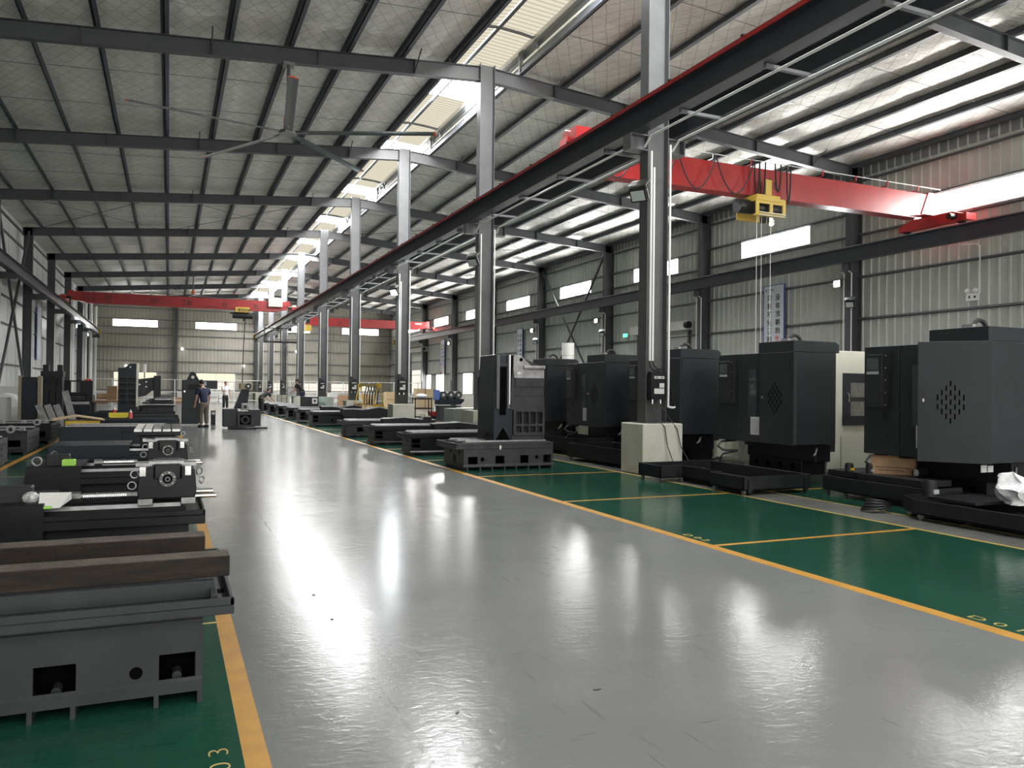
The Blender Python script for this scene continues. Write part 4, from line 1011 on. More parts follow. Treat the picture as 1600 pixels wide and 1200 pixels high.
for z in (1.04, .86): B(.34, .96, -.02, -.01, z, z+.015).build('rib_line', CASTG, cc)
tp = MB().ball((5.55, 13.27, .42), .02, 5, (1, .3, 2.2)).build('tape_piece', LABEL, ba)
tp.matrix_parent_inverse = Matrix.Translation((-4.93, -13.5, 0))

bspec = [(16.85, .68, 'second', 'grid', CAST), (20.2, .72, 'third', 'grid', CAST), (23.6, .85, 'fourth', 'slots', CASTG)]
for k, (y, W, nm, eh, mm) in enumerate(bspec):
    bb = bed('b', 4.9, y, 0, 2.3, W, .50, '%s bed casting of the row on the right aisle edge, with bright guide ways' % nm, mats=(mm, STEELD), end_holes=eh, rails=3, over=.14, lip=.03, front=[(.03, .22, .17, .25), (.03, .22, .27, .37)] if k < 2 else [(.3, .5, .16, .3)], fh=[(.95, .2, .045)], pads=3, flare=.03)
# rough saddles lying on the second and third beds
for k, (x, y, nm) in enumerate(((6.35, 18.3, 'second'), (5.9, 21.6, 'third'))):
    o = empty('saddle_casting', (x, y, 0), R(-10), label='raw black saddle casting lying behind the %s bed of the right row' % nm, cat='saddle casting')
    MB().prism([(-.45, .62), (-.38, .42), (-.1, .30), (1.05, .30), (1.1, .60), (.95, .60), (.95, .68), (.75, .68), (.7, .60), (.2, .66)], 'y', 0, .7).build('saddle_body', CAST, o, bevel=.01)
    MB().prism([(-.4, .64), (.6, .585), (.6, .60), (-.4, .66)], 'y', .05, .12).build('way_strip', STEEL, o)
    B(.76, .93, .1, .3, .66, .70).build('worn_block', TILE, o)
    for q in (-.15, .12): B(q, q+.09, -.004, 0, .40, .52).build('pocket_shade', HOLE_SHADE, o)
    B(-.2, .95, .05, .65, 0, .30).build('support_crate', BLACK, o)
be = bed('b', 5.0, 30.45, 0, 1.5, .95, .56, 'fifth bed casting of the row on the right aisle edge, with dark end plate', group='far beds on the right aisle edge', mats=(CAST, STEELD), end_holes='grid', rails=2, over=.1, lip=.03, front=[(.03, .22, .17, .26), (.03, .22, .29, .42)], fh=[(.75, .25, .045)], pads=3, flare=.03)
for k, y in enumerate((33.6, 37.1, 40.6, 44.2, 47.8)):
    c = copy_tree(be); c.location = (5.0, y, 0); c['label'] = '%s bed casting of the row on the right aisle edge, seen end on' % ('sixth', 'seventh', 'eighth', 'ninth', 'tenth')[k]
for k, (x, y) in enumerate(((6.15, 32.2), (6.25, 28.4))):
    o = empty('saddle_casting', (x, y, 0), R(-8), label='dark saddle casting piled behind the fifth bed, %s one' % ('farther', 'nearer')[k], cat='saddle casting')
    MB().prism([(-.6, .75), (-.5, .45), (.2, .35), (1.1, .35), (1.1, .72), (.8, .78), (.2, .68)], 'y', 0, .8).build('saddle_body', CAST, o, bevel=.01); B(-.4, 1., .1, .7, 0, .36).build('support', BLACK, o)
    B(-.5, .4, -.02, .1, .7, .74).build('way_strip', STEELD, o)

# ------------------------------------------------------------------ machining centres on the right
def cnc(Yc, nm, ajar=False, full=True):
    e = empty('machining_centre', (9.05, Yc, 0), label='charcoal and cream machining centre, %s' % nm, cat='machine')
    z0, z1 = .65, 2.12
    if ajar:
        cb = MB().box(.0, .85, .0, .02, z0, z1).box(.0, .85, .78, .80, z0, z1).box(.83, .85, .02, .78, z0, z1).box(0, .85, .02, .78, z0, z0+.02).box(0, .85, .02, .78, z1-.02, z1)
        cb.build('electrical_cabinet', MACH, e, bevel=.004); B(.1, .12, .05, .75, z0+.05, z1-.05).build('mounting_plate', BLACK, e)
    else:
        MB().prism([(0.03, 0), (.85, 0), (.85, .80), (0, .80), (0, .03)], 'z', z0, z1).build('electrical_cabinet', MACH, e, bevel=.004)
    dr = empty('cabinet_door', (0, 0, 0)); dr.parent = e
    dw = .80 if ajar else .79
    B(-.022, -.002, .0 if ajar else .012, dw, z0-.01, z1+.005).build('door_leaf', MACH, dr, bevel=.004)
    vs_ = MB()
    cy, cz = dw*.55, 1.38
    for c in range(-3, 4):
        n = 5-abs(c)
        for k in range(n):
            zz = cz+(k-(n-1)/2)*.115
            B(-.0245, -.021, cy+c*.047-.008, cy+c*.047+.008, zz-.034, zz+.034).build('vent_slot_shade', HOLE_SHADE, dr)
    MB().box(-.035, -.022, dw-.075, dw-.055, 1.38, 1.42).build('lock', CHROME, dr); MB().box(-.035, -.022, dw-.10, dw-.065, 1.47, 1.50).build('latch', RUBBER, dr)
    if ajar: dr.rotation_euler[2] = R(38)
    # two tall side panels with control strip
    B(.06, .4, .83, 1.365, .63, 2.135).build('service_panel', MACH, e, bevel=.004)
    B(.05, .07, .96, 1.16, 1.02, 1.86).build('panel_window', GLASSD, e)
    B(.045, .06, .88, 1.09, .76, 1.06).build('data_sheet', LABEL, e); sh = MB()
    for k in range(9): sh.box(.043, .045, .895, 1.075, .79+.028*k, .800+.028*k)
    sh.build('data_sheet_print', LABELG, e)
    B(.058, .062, .83, .86, 1.3, 1.33).build('panel_lock', CHROME, e)
    B(.06, .4, 1.38, 1.96, .63, 2.135).build('control_panel', MACH, e, bevel=.004)
    B(.0, .06, 1.60, 1.90, 1.28, 2.02).build('control_box', MACH, e, bevel=.004)
    B(.0, .06, 1.50, 1.59, 1.28, 2.04).build('control_strip', BLACK, e)
    B(-.006, 0, 1.66, 1.86, 1.80, 1.97).build('display', GLASSD, e); B(-.006, 0, 1.66, 1.86, 1.745, 1.785).build('display_label', LABELG, e)
    for k in range(5): MB().cyl((-.006, 1.54, 2.0-.17*k), (0, 1.54, 2.0-.17*k), .008, 8).build('indicator', CHROME, e)
    B(.045, .06, 1.60, 1.70, 1.10, 1.2).build('small_hatch', MACH, e); B(.045, .06, 1.58, 1.72, .84, .95).build('small_hatch', MACH, e)
    B(.07, .39, 1.365, 1.38, .64, 2.12).build('panel_seam', MACHS, e)
    # roof box with lifting eye
    MB().prism([(.04, 2.13), (1.0, 2.13), (1.0, 2.26), (.92, 2.31), (.04, 2.31)], 'y', .08, .9).build('roof_box', MACH, e, bevel=.004)
    MB().ring((.45, .5, 2.30), (0, 1, 0), .13, .030, 18, 6).build('lifting_eye', CASTG, e, smooth=True)
    B(.25, .32, .45, .6, 2.31, 2.37).build('eye_bracket', CASTW, e)
    # body
    x0, y0 = 1.15, .47
    by1 = 2.75
    cbm = MB().box(x0, 4.3, y0, by1, .15, 2.2)
    cbm.build('enclosure', CREAM, e, bevel=.008)
    fr = MB(); fr.holed(x0+.33, x0+1.45, .93, 1.82, [(x0+.50, x0+1.30, 1.09, 1.34), (x0+.50, x0+1.30, 1.41, 1.66)], lambda a, b_, c_, d: fr.box(a, b_, y0-.02, y0, c_, d))
    fr.build('side_door', MACH, e)
    for (a, b_) in ((1.09, 1.34), (1.41, 1.66)): B(x0+.50, x0+1.30, y0-.012, y0-.004, a, b_).build('door_glass', STEELD, e)
    MB().tube([(x0+.42, y0-.02, 1.48), (x0+.42, y0-.06, 1.47), (x0+.42, y0-.06, 1.33), (x0+.42, y0-.02, 1.32)], .009, 6).build('door_handle', CHROME, e)
    B(.85, 1.15, .3, 2.2, .5, 2.15).build('column_cover', MACH, e)
    B(x0+.3, x0+.31, y0-.004, y0, .15, .75).build('body_seam', GIRT, e)
    # base casting and feet
    cb = MB(); cb.box(.62, 1.14, .5, 1.8, .10, .62); cb.box(.58, .9, .15, 1.8, .35, .64)
    cb.build('base_casting', CAST, e, bevel=.01)
    for k in range(4): MB().cyl((.62, .70+.3*k, .24), (.612, .70+.3*k, .24), .05, 12).build('core_hole_shade', HOLE_SHADE, e)
    for yy in (.6, 1.7):
        MB().cyl((.72, yy, 0), (.72, yy, .1), .06, 10).cyl((1.3, yy, 0), (1.3, yy, .1), .06, 10).build('levelling_foot', CASTW, e)
    MB().cyl((x0+.3, y0+.2, .0), (x0+.3, y0+.2, .15), .05, 10).build('caster', RUBBER, e)
    MB().tube([(.3, 1.75, .62), (.0, 1.8, .60), (-.08, 1.8, .52), (.0, 1.75, .45), (.2, 1.6, .44)], .022, 8).build('hose', RUBBER, e)
    MB().tube([(.2, 1.6, .44), (.0, 1.75, .38), (-.05, 1.8, .28), (.1, 1.75, .2), (.35, 1.6, .2)], .018, 8).build('hose', RUBBER, e)
    MB().tube([(.5, .05, .58), (.42, .0, .50), (.36, -.02, .47)], .02, 6).build('drain_pipe', STEELD, e)
    return e
ms_ = [cnc(6.38, 'nearest one, with its perforated cabinet door ajar', True), cnc(9.63, 'second from the camera, fully seen beside the first plinth'),
       cnc(12.65, 'third from the camera, half hidden by the nearest column'), cnc(15.57, 'fourth from the camera, beyond the nearest column'), cnc(18.6, 'fifth from the camera, behind the tall column casting'), cnc(21.7, 'sixth from the camera, mostly hidden')]
wt = empty('ventilation_drum', (10.42, 20.0, 2.202), label='white cylindrical drum standing on top of the fifth machining centre', cat='drum')
MB().cyl((0, 0, 0), (0, 0, .26), .17, 20).build('lower_drum', WHITEP, wt, smooth=True); MB().cyl((0, 0, .27), (0, 0, .62), .175, 20).build('upper_drum', WHITEP, wt, smooth=True); MB().cyl((0, 0, .26), (0, 0, .27), .16, 20).build('joint', GIRT, wt)
tg = empty('tie_on_labels', (9.15, 6.6, .52), label='two white labels stuck under the nearest machining centre', cat='label')
B(0, .1, -.01, 0, 0, .09).build('label', LABEL, tg); B(.12, .22, -.01, 0, 0, .08).build('label', LABEL, tg)

def tray(pts, h, label, zb=.07, extra=()):
    cx = sum(p[0] for p in pts)/len(pts); cy = sum(p[1] for p in pts)/len(pts)
    e = empty('coolant_tray', (cx, cy, 0), label=label, cat='coolant tray')
    P = [(x-cx, y-cy) for x, y in pts]; t = .02; n = len(P)
    B0 = MB(); B0.prism(P, 'z', zb, zb+.015); B0.build('tray_floor', TRAY, e)
    wl_ = MB()
    for i in range(n):
        a = Vector(P[i]); b_ = Vector(P[(i+1) % n]); d = (b_-a).normalized(); nn = Vector((-d.y, d.x))*t
        wl_.prism([tuple(a), tuple(b_), tuple(b_+nn), tuple(a+nn)], 'z', zb, h)
    wl_.build('tray_wall', TRAY, e, bevel=.003)
    for i in range(n):
        a = Vector(P[i]); b_ = Vector(P[(i-1) % n]); c_ = Vector(P[(i+1) % n])
        inw = ((b_-a).normalized()+(c_-a).normalized()).normalized()*.08
        p = a+inw
        MB().cyl((p.x-.015, p.y, .035), (p.x+.015, p.y, .035), .035, 10).box(p.x-.025, p.x+.025, p.y-.03, p.y+.03, .055, zb+.001).build('caster', STEELD, e)
    p = Vector(P[0]); q = Vector(P[1]); d = (q-p).normalized(); nn = Vector((d.y, -d.x))
    for t_ in (.1, .93):
        c_ = p+(q-p)*t_; 
        mb = MB(); mb.T = Matrix.Translation((c_.x, c_.y, 0)) @ Matrix.Rotation(math.atan2(d.y, d.x), 4, 'Z')
        mb.prism([(-.05, .04), (.02, .04), (.05, h*.6), (.02, h*.85), (-.04, h*.85)], 'y', -.02, -.001).build('lifting_lug', TRAY, e)
    return e
t2 = tray([(7.5, 8.98), (8.75, 8.98), (8.8, 11.4), (7.3, 11.4), (7.3, 10.75), (7.72, 10.75), (7.72, 9.75), (7.5, 9.75)], .27, 'black U-shaped coolant tray beside the nearest white plinth')
t1 = tray([(8.75, 7.0), (9.38, 7.0), (9.38, 8.25), (10.1, 8.25), (10.1, 8.85), (8.85, 8.85), (8.75, 8.4)], .28, 'black coolant tray carrying an opened cardboard box')
t1c = t1.location; MB().box(8.84-t1c.x, 9.36-t1c.x, 7.15-t1c.y, 8.2-t1c.y, .28, .36).box(8.9-t1c.x, 10.0-t1c.x, 8.27-t1c.y, 8.8-t1c.y, .28, .36).build('tray_upper_box', TRAY, t1)
t0 = tray([(8.02, 4.2), (9.3, 4.2), (9.3, 6.95), (8.25, 6.95), (8.02, 6.6)], .24, 'long black coolant tray nearest the camera by the grey strip')
B(8.3-8.52, 9.2-8.52, 6.3-5.99, 6.9-5.99, .22, .25).build('tray_lid', TRAY, t0)
t3 = tray([(7.88, 12.85), (8.95, 12.85), (8.95, 15.0), (7.82, 15.0)], .36, 'deep black coolant tray behind the nearest plinth')
t4_ = tray([(8.35, 15.6), (9.36, 15.6), (9.36, 18.2), (8.35, 18.2)], .40, 'black coolant tray with pale rim under the fourth machining centre')
bx = empty('cardboard_box', (9.0, 8.12, .362), R(-56), label='opened brown cardboard box on the second black coolant tray', cat='cardboard box')
MB().box(0, .56, 0, .008, 0, .23).box(0, .56, .2, .208, 0, .23).box(0, .008, 0, .2, 0, .23).box(.552, .56, 0, .2, 0, .23).box(.01, .55, .01, .2, 0, .01).build('box_body', CARD, bx)
MB().add([(0, 0, .23), (.36, 0, .23), (.36, -.03, .26), (0, -.03, .26)], [(0, 1, 2, 3)]).build('box_flap', CARD, bx)
B(.1, .42, -.003, 0, .05, .065).build('box_print', CARDD, bx); B(.06, .5, -.003, 0, .09, .105).build('box_print', CARDD, bx)
for k, (x, y, z, r, h_) in enumerate(((8.95, 8.45, .36, .06, .10), (9.02, 8.15, .36, .055, .12), (8.42, 6.72, .25, .085, .17))):
    o = empty('pump_motor', (x, y, z), label='small black round pump motor %s' % ('at the far corner of the boxed tray', 'beside the cardboard box', 'standing on the nearest coolant tray')[k], cat='pump')
    MB().cyl((0, 0, 0), (0, 0, h_), r, 14).build('motor_body', BLACK, o, smooth=True); MB().cyl((0, 0, h_), (0, 0, h_+.02), r*.8, 14).build('motor_cap', RUBBER, o); B(-r*.5, r*.5, -r-.01, -r+.01, h_*.2, h_*.5).build('rating_label', YEL if k == 0 else LABELG, o)
o = empty('coolant_filter', (9.2, 7.55, .42), label='bright round filter cartridge lying by the cardboard box', cat='filter')
MB().cyl((0, 0, 0), (.28, .1, 0), .055, 14).build('filter_body', BLACK, o, smooth=True); MB().cyl((-.01, 0, 0), (0, 0, 0), .05, 14).build('filter_face', CHROME, o)
o = empty('cable_coil', (8.12, 7.25, 0), label='coil of black cable on the grey strip beside the nearest tray', cat='cable')
for k in range(5): MB().ring((.02*k, .01*k, .03+.022*k), (0.1*k-.2, .1, 1), .17-.01*k, .012, 20, 5).build('cable_turn', RUBBER, o, smooth=True)
o = empty('plastic_bag', (8.80, 5.92, .24), label='crumpled white plastic bag on the nearest coolant tray', cat='plastic bag')
bm_ = MB().ball((0, 0, .14), .2, 18, (.8, 1.0, .95)); bm_.v = [(x+(.09*mnoise.noise(Vector((x*9, y*9, z*9)))), y+.09*mnoise.noise(Vector((x*8+5, y*8, z*8))), max(0, z+.09*mnoise.noise(Vector((x*7, y*7+3, z*7))))) for x, y, z in bm_.v]
bm_.build('bag', BAG, o, smooth=False)
for k, pth in enumerate((((7.93, 12.0, 1.26), (7.99, 11.85, .95), (8.07, 11.76, .85), (8.12, 11.74, .5), (8.16, 11.6, .2), (8.2, 11.3, .15)), ((8.12, 12.0, 1.26), (8.22, 11.85, 1.0), (8.34, 11.76, .8), (8.4, 11.74, .5), (8.5, 11.6, .2), (8.6, 11.2, .12)))):
    c_ = MB().tube(pth, .009, 6).build('power_cable', RUBBER, smooth=True); tag(c_, 'black power cable hanging over the nearest plinth, %s of two' % ('aisle-side', 'machine-side')[k], 'cable')
c_ = MB().tube([(8.0, 20.4, 1.26), (8.1, 20.2, .9), (8.3, 20.1, .4), (8.4, 19.9, .05), (8.5, 19.5, .01)], .011, 6).build('power_cable', RUBBER); tag(c_, 'black power cable hanging over the second plinth', 'cable')

# ------------------------------------------------------------------ people
def chain(name, pts, edges, radii, material, parent, sub=1, root=0):
    me = bpy.data.meshes.new(name); me.from_pydata(pts, edges, []); me.update()
    o = bpy.data.objects.new(name, me); COL.objects.link(o)
    o.modifiers.new('skin', 'SKIN'); sk = me.skin_vertices[0].data if me.skin_vertices else None
    if sk is None:
        bm = bmesh.new(); bm.from_mesh(me); bm.verts.layers.skin.verify(); bm.to_mesh(me); bm.free(); sk = me.skin_vertices[0].data
    for i, r_ in enumerate(radii):
        sk[i].radius = (r_, r_) if isinstance(r_, (int, float)) else r_
        sk[i].use_root = (i == root)
    s = o.modifiers.new('subsurf', 'SUBSURF'); s.levels = sub; s.render_levels = sub
    bpy.context.view_layer.update()
    m2 = bpy.data.meshes.new_from_object(o.evaluated_get(bpy.context.evaluated_depsgraph_get()))
    m2.materials.clear(); m2.materials.append(material); m2.polygons.foreach_set('use_smooth', [True]*len(m2.polygons))
    bpy.data.objects.remove(o)
    n = bpy.data.objects.new(name, m2); COL.objects.link(n); n.parent = parent
    return n
def person(x, y, H, rz, label, shirt, trousers, shoes, bend=0., arms='down', head=(0, 0), z=0, hat=None):
    """faces local +y; bend = forward lean of the trunk in degrees"""
    e = empty('person', (x, y, z), rz, label=label, cat='person'); k = H/1.75
    hip = Vector((0, 0, .93*k)); cb_, sb = math.cos(R(bend)), math.sin(R(bend))
    def T(px, py, pz):          # trunk point given relative to the hip, leaned forward
        return Vector((px*k, (py*cb_+pz*sb)*k, hip.z+(pz*cb_-py*sb)*k))
    ch_, nk = T(0, 0, .42), T(0, .0, .56)
    hd = nk+Vector((head[0], head[1]+.02*k, .13*k)); 
    sh = [T(s*.19, 0, .47) for s in (-1, 1)]
    if arms == 'down': el = [sh[i]+Vector((s*.06, -.02, -.28))*k for i, s in enumerate((-1, 1))]; wr_ = [el[i]+Vector((s*.01, .08, -.24))*k for i, s in enumerate((-1, 1))]
    elif arms == 'reach': el = [sh[i]+Vector((s*.03, .10, -.26))*k for i, s in enumerate((-1, 1))]; wr_ = [el[i]+Vector((-s*.04, .20, -.14))*k for i, s in enumerate((-1, 1))]
    else: el = [sh[0]+Vector((-.07, -.03, -.27))*k, sh[1]+Vector((.05, .1, -.25))*k]; wr_ = [el[0]+Vector((-.02, .06, -.24))*k, el[1]+Vector((-.06, .22, .02))*k]
    kn = [Vector((s*.10, .03, .50))*k for s in (-1, 1)]; an = [Vector((s*.11, 0, .09))*k for s in (-1, 1)]; hp = [hip+Vector((s*.09*k, 0, -.03*k)) for s in (-1, 1)]
    pts = [hip, T(0, 0, .2), ch_, nk, nk+(hd-nk)*.45, hd, hp[0], kn[0], an[0], hp[1], kn[1], an[1], sh[0], el[0], wr_[0], sh[1], el[1], wr_[1]]
    ed = [(0, 1), (1, 2), (2, 3), (3, 4), (4, 5), (0, 6), (6, 7), (7, 8), (0, 9), (9, 10), (10, 11), (2, 12), (12, 13), (13, 14), (2, 15), (15, 16), (16, 17)]
    for i, s in enumerate((-1, 1)):
        d = (wr_[i]-el[i]).normalized(); o = len(pts)
        pts.append(wr_[i]+d*.07*k); ed.append((14 if i == 0 else 17, o))
    rd = [.12, .12, .14, .06, .055, .085, .09, .058, .04, .09, .058, .04, .055, .042, .028, .055, .042, .028, .035, .035]
    chain('body', [tuple(p) for p in pts], ed, [r_*k*.92 for r_ in rd], SKIN, e)
    # head with face, ears and hair
    h_ = MB().ball(tuple(hd+Vector((0, 0, .01))), .1*k, 8, (.8, .95, 1.2)); f_ = hd
    h_.build('head', SKIN, e, smooth=True)
    MB().prism([(f_.y+.09*k, f_.z+.03*k), (f_.y+.115*k, f_.z-.02*k), (f_.y+.09*k, f_.z-.03*k)], 'x', f_.x-.012*k, f_.x+.012*k).build('nose', SKIN, e)
    for s in (-1, 1):
        MB().ball((f_.x+s*.033*k, f_.y+.088*k, f_.z+.025*k), .011*k, 4).build('eye', HAIR, e)
        MB().ball((f_.x+s*.082*k, f_.y, f_.z), .025*k, 5, (.4, .8, 1.2)).build('ear', SKIN, e)
    B(f_.x-.025*k, f_.x+.025*k, f_.y+.085*k, f_.y+.092*k, f_.z-.062*k, f_.z-.055*k).build('mouth', REDP, e)
    MB().ball((f_.x, f_.y-.018*k, f_.z+.05*k), .103*k, 8, (.87, .98, 1.0)).build('hair', HAIR, e, smooth=True)
    # clothes
    tp = [T(0, 0, -.08), T(0, 0, .08), T(0, 0, .25), T(0, 0, .46), sh[0], sh[0]+(el[0]-sh[0])*.75, sh[1], sh[1]+(el[1]-sh[1])*.75]
    chain('t_shirt', [tuple(p) for p in tp], [(0, 1), (1, 2), (2, 3), (3, 4), (4, 5), (3, 6), (6, 7)], [(.165*k, .13*k), (.165*k, .13*k), (.175*k, .135*k), (.165*k, .15*k), .10*k, .085*k, .10*k, .085*k], shirt, e)
    MB().cyl(tuple(T(0, 0, .47)), tuple(T(0, 0, .545)), .11*k, 14, .068*k).build('collar', shirt, e, smooth=True)
    tr = [hip+Vector((0, 0, .03*k)), hip+Vector((0, 0, -.06*k))]+[hp[0]+Vector((0, 0, -.1*k)), kn[0], an[0]+Vector((0, 0, .03*k)), hp[1]+Vector((0, 0, -.1*k)), kn[1], an[1]+Vector((0, 0, .03*k))]
    chain('trousers', [tuple(p) for p in tr], [(0, 1), (1, 2), (2, 3), (3, 4), (1, 5), (5, 6), (6, 7)], [(.145*k, .125*k), (.14*k, .12*k), .11*k, .095*k, .08*k, .11*k, .095*k, .08*k], trousers, e)
    for i, s in enumerate((-1, 1)):
        a = an[i]; MB().prism([(a.y-.08*k, 0), (a.y+.18*k, 0), (a.y+.17*k, .05*k), (a.y+.06*k, .10*k), (a.y-.08*k, .10*k)], 'x', a.x-.05*k, a.x+.05*k).build('shoe', shoes, e, bevel=.01)
        d = (wr_[i]-el[i]).normalized(); side = Vector((1, 0, 0)); tip = wr_[i]+d*.10*k
        for q in range(4):
            b0 = tip+side*(q-1.5)*.019*k; ln = (.065, .075, .07, .055)[q]*k
            MB().tube([tuple(b0-d*.03*k), tuple(b0+d*ln*.5), tuple(b0+d*ln+Vector((0, .015*k, 0)))], .009*k, 5).build('finger', SKIN, e)
        b0 = wr_[i]+d*.04*k-side*s*.03*k
        MB().tube([tuple(b0), tuple(b0-side*s*.02*k+d*.03*k), tuple(b0-side*s*.02*k+d*.06*k)], .011*k, 5).build('thumb', SKIN, e)
    return e
person(1.17, 30.5, 1.72, R(25), 'person in navy T-shirt and khaki trousers seen from behind at a black machine', NAVY, KHAKI, SHOE, bend=12, arms='down', head=(-.03, .03))
person(3.28, 53.0, 1.80, R(200), 'person in white T-shirt and black trousers walking between the machines', WHITEC, BLACKC, SHOEW, bend=3, arms='one')
person(4.72, 46.0, 1.72, R(-60), 'person in black shirt bending over the beds right of the aisle', BLACKC, BLACKC, SHOE, bend=62, arms='reach')
person(7.0, 46.0, 1.72, R(60), 'person in black shirt leaning over a machine behind the tarpaulin heap', BLACKC, NAVY, SHOE, bend=38, arms='reach', z=.35)
o = empty('wooden_platform', (7.05, 46.0, 0), label='low dark platform under the person leaning over a machine', cat='platform'); B(-.5, .5, -.5, .5, 0, .34).build('platform_top', BLACK, o)

# machine being worked on by the person in navy
o = empty('tool_magazine_cabinet', (.76, 32.1, 0), label='tall black machine cabinet beside the person in navy', cat='machine')
MB().box(-.30, .30, 0, .8, .06, 1.72).build('cabinet_body', MACH, o, bevel=.02); B(.30, .95, .2, .7, 1.38, 1.7).build('spindle_arm', MACH, o, bevel=.01)
B(.35, .55, .18, .2, 1.5, 1.66).build('arm_label', LABELG, o); B(-.1, .4, -.01, 0, 1.35, 1.55).build('front_plate', MACHS, o)
MB().prism([(-.15, 1.72), (.30, 1.72), (.12, 2.02), (0, 2.02)], 'y', .3, .5).build('lifting_frame', BLACK, o); MB().cyl((.07, .3, 1.82), (.07, .29, 1.82), .06, 10).build('frame_hole', LABEL, o)
B(-.34, .34, -.05, .85, .0, .06).build('skid', STEELD, o); MB().cyl((-.22, -.01, 1.28), (-.22, -.03, 1.28), .03, 8).build('knob', CHROME, o)
B(.74, .90, .3, .6, 0, .55).build('lower_unit', BLACK, o); MB().cyl((.82, .28, .45), (.82, .22, .45), .07, 10).build('unit_flange', STEELD, o)
# low machine head in the aisle
o = empty('headstock', (2.36, 28.9, 0), label='black low machine head with round bore standing in the aisle', cat='machine')
MB().box(-.62, -.15, .1, .8, .08, .70).build('side_cover', MACH, o, bevel=.01); MB().box(.25, .62, .1, .8, .1, .68).build('side_cover', MACH, o, bevel=.01)
cb = MB(); cb.holed(-.17, .36, .08, .62, [(-.09, .28, .16, .50)], lambda a, b_, c_, d: cb.box(a, b_, -.08, .2, c_, d)); cb.build('front_frame', CASTG, o)
MB().cyl((.095, .1, .33), (.095, -.02, .33), .15, 18).build('bore_ring', CAST, o); MB().cyl((.095, .0, .33), (.095, -.03, .33), .07, 14).build('bore', HOLE_SHADE, o); B(-.1, .3, .15, .2, .14, .52).build('back_plate', HOLE_SHADE, o)
MB().box(-.03, .22, .1, .4, .66, .90).build('bearing_block', CASTW, o, bevel=.01); MB().cyl((.095, .1, .78), (.095, .08, .78), .06, 14).build('bearing_bore', BLACK, o)
MB().prism([(-.22, .70), (.22, .70), (.28, 1.42), (.04, 1.42)], 'y', .7, 1.1).build('column', CASTB, o, bevel=.01)
B(-.05, .37, .5, 1.0, 1.38, 1.60).build('head_top', TILE, o, bevel=.01); MB().cyl((.22, .5, 1.50), (.22, .46, 1.50), .10, 18).build('pulley', BLACK, o); MB().cyl((.22, .46, 1.50), (.22, .45, 1.50), .04, 12).build('pulley_hub', LABEL, o)
for k in range(3): B(-.45+.3*k, -.15+.3*k, -.2, .5, 0, .08).build('skid', BLACK, o)
MB().tube([(-.35, -.25, .04), (.1, -.35, .05), (.5, -.3, .06), (.8, -.3, .05)], .04, 6).build('sling_bar', RUBBER, o)
MB().tube([(.2, .3, .9), (.15, .35, 1.1), (.3, .4, 1.2)], .012, 5).build('hose', RUBBER, o)
o = empty('pendant_cable', (4.5, 55.0, 0), label='thin black pendant cable hanging in the aisle from the dark red crane', cat='cable'); MB().tube([(-.05, 0, 1.6), (.0, 0, 4.2), (.1, 0, 6.535)], .03, 6).build('cable', RUBBER, o); B(-.12, .02, -.05, .05, 1.3, 1.6).build('control_box', YEL, o)

# ------------------------------------------------------------------ yellow frame, cabinets, cart, benches in the machine bay
o = empty('lifting_frame', (8.05, 32.5, 0), label='yellow A-shaped lifting frame with black slings beyond the third column', cat='lifting frame')
for yy in (0, 3.6):
    for s in (-1, 1): MB().tube([(0+s*.03, yy, 1.62), (s*.36, yy, 0)], .03, 4).build('frame_leg', YEL, o)
    B(-.22, .22, yy-.03, yy+.03, .72, .80).build('cross_bar', YEL, o); B(-.1, .1, yy-.05, yy+.05, 1.5, 1.68).build('apex_plate', YEL, o)
MB().box(-.04, .04, -.1, 3.8, 1.56, 1.66).build('top_beam', YEL, o)
for k in range(4): MB().tube([(0, .6+.5*k, 1.66), (-.12, .6+.5*k, 1.2), (-.1, .7+.5*k, .75), (.1, .7+.5*k, .8), (.12, .6+.5*k, 1.3), (0, .6+.5*k, 1.66)], .025, 5).build('sling', RUBBER, o)
def cabinet(x, y, w_, d, h_, z, m, lab, cat='cabinet'):
    o = empty('cabinet' if cat == 'cabinet' else cat.replace(' ', '_'), (x, y, z), label=lab, cat=cat)
    B(0, w_, 0, d, 0, h_).build('carcass', m, o, bevel=.005); B(.03, w_/2-.005, -.012, 0, .03, h_-.03).build('door', m, o); B(w_/2+.005, w_-.03, -.012, 0, .03, h_-.03).build('door', m, o); B(w_/2-.03, w_/2-.015, -.025, -.012, h_*.45, h_*.6).build('handle', CHROME, o)
    return o
cabinet(7.0, 41.5, .9, .6, 1.0, 0, GREYC, 'pale grey-green cabinet beside the fourth column')
cabinet(9.3, 34.8, .62, .6, .78, 0, GREYC, 'pale grey-green cabinet behind the yellow lifting frame')
cabinet(8.0, 38.0, .55, .5, .95, 0, GREYC, 'small pale cabinet left of the yellow lifting frame')
cabinet(7.9, 22.6, .5, .9, .88, 0, GREYC, 'pale green cabinet right behind the second plinth')
o = empty('tool_cart', (9.95, 33.6, 0), label='black three-shelf steel cart topped with a white bag', cat='cart')
for x in (0, .75):
    for y in (0, .45): B(x, x+.04, y, y+.04, .08, 1.1).build('post', BLACK, o)
for z in (.2, .58, 1.0): B(0, .79, 0, .49, z, z+.06).build('shelf', BLACK, o)
for x in (.02, .77): MB().cyl((x-.02, .2, .05), (x+.02, .2, .05), .05, 10).build('wheel', RUBBER, o)
w_ = MB().ball((10.3, 33.8, 1.16), .13, 6, (2, 1, .8)).build('plastic_bag', BAG); tag(w_, 'white bag lying on top of the black steel cart', 'plastic bag')
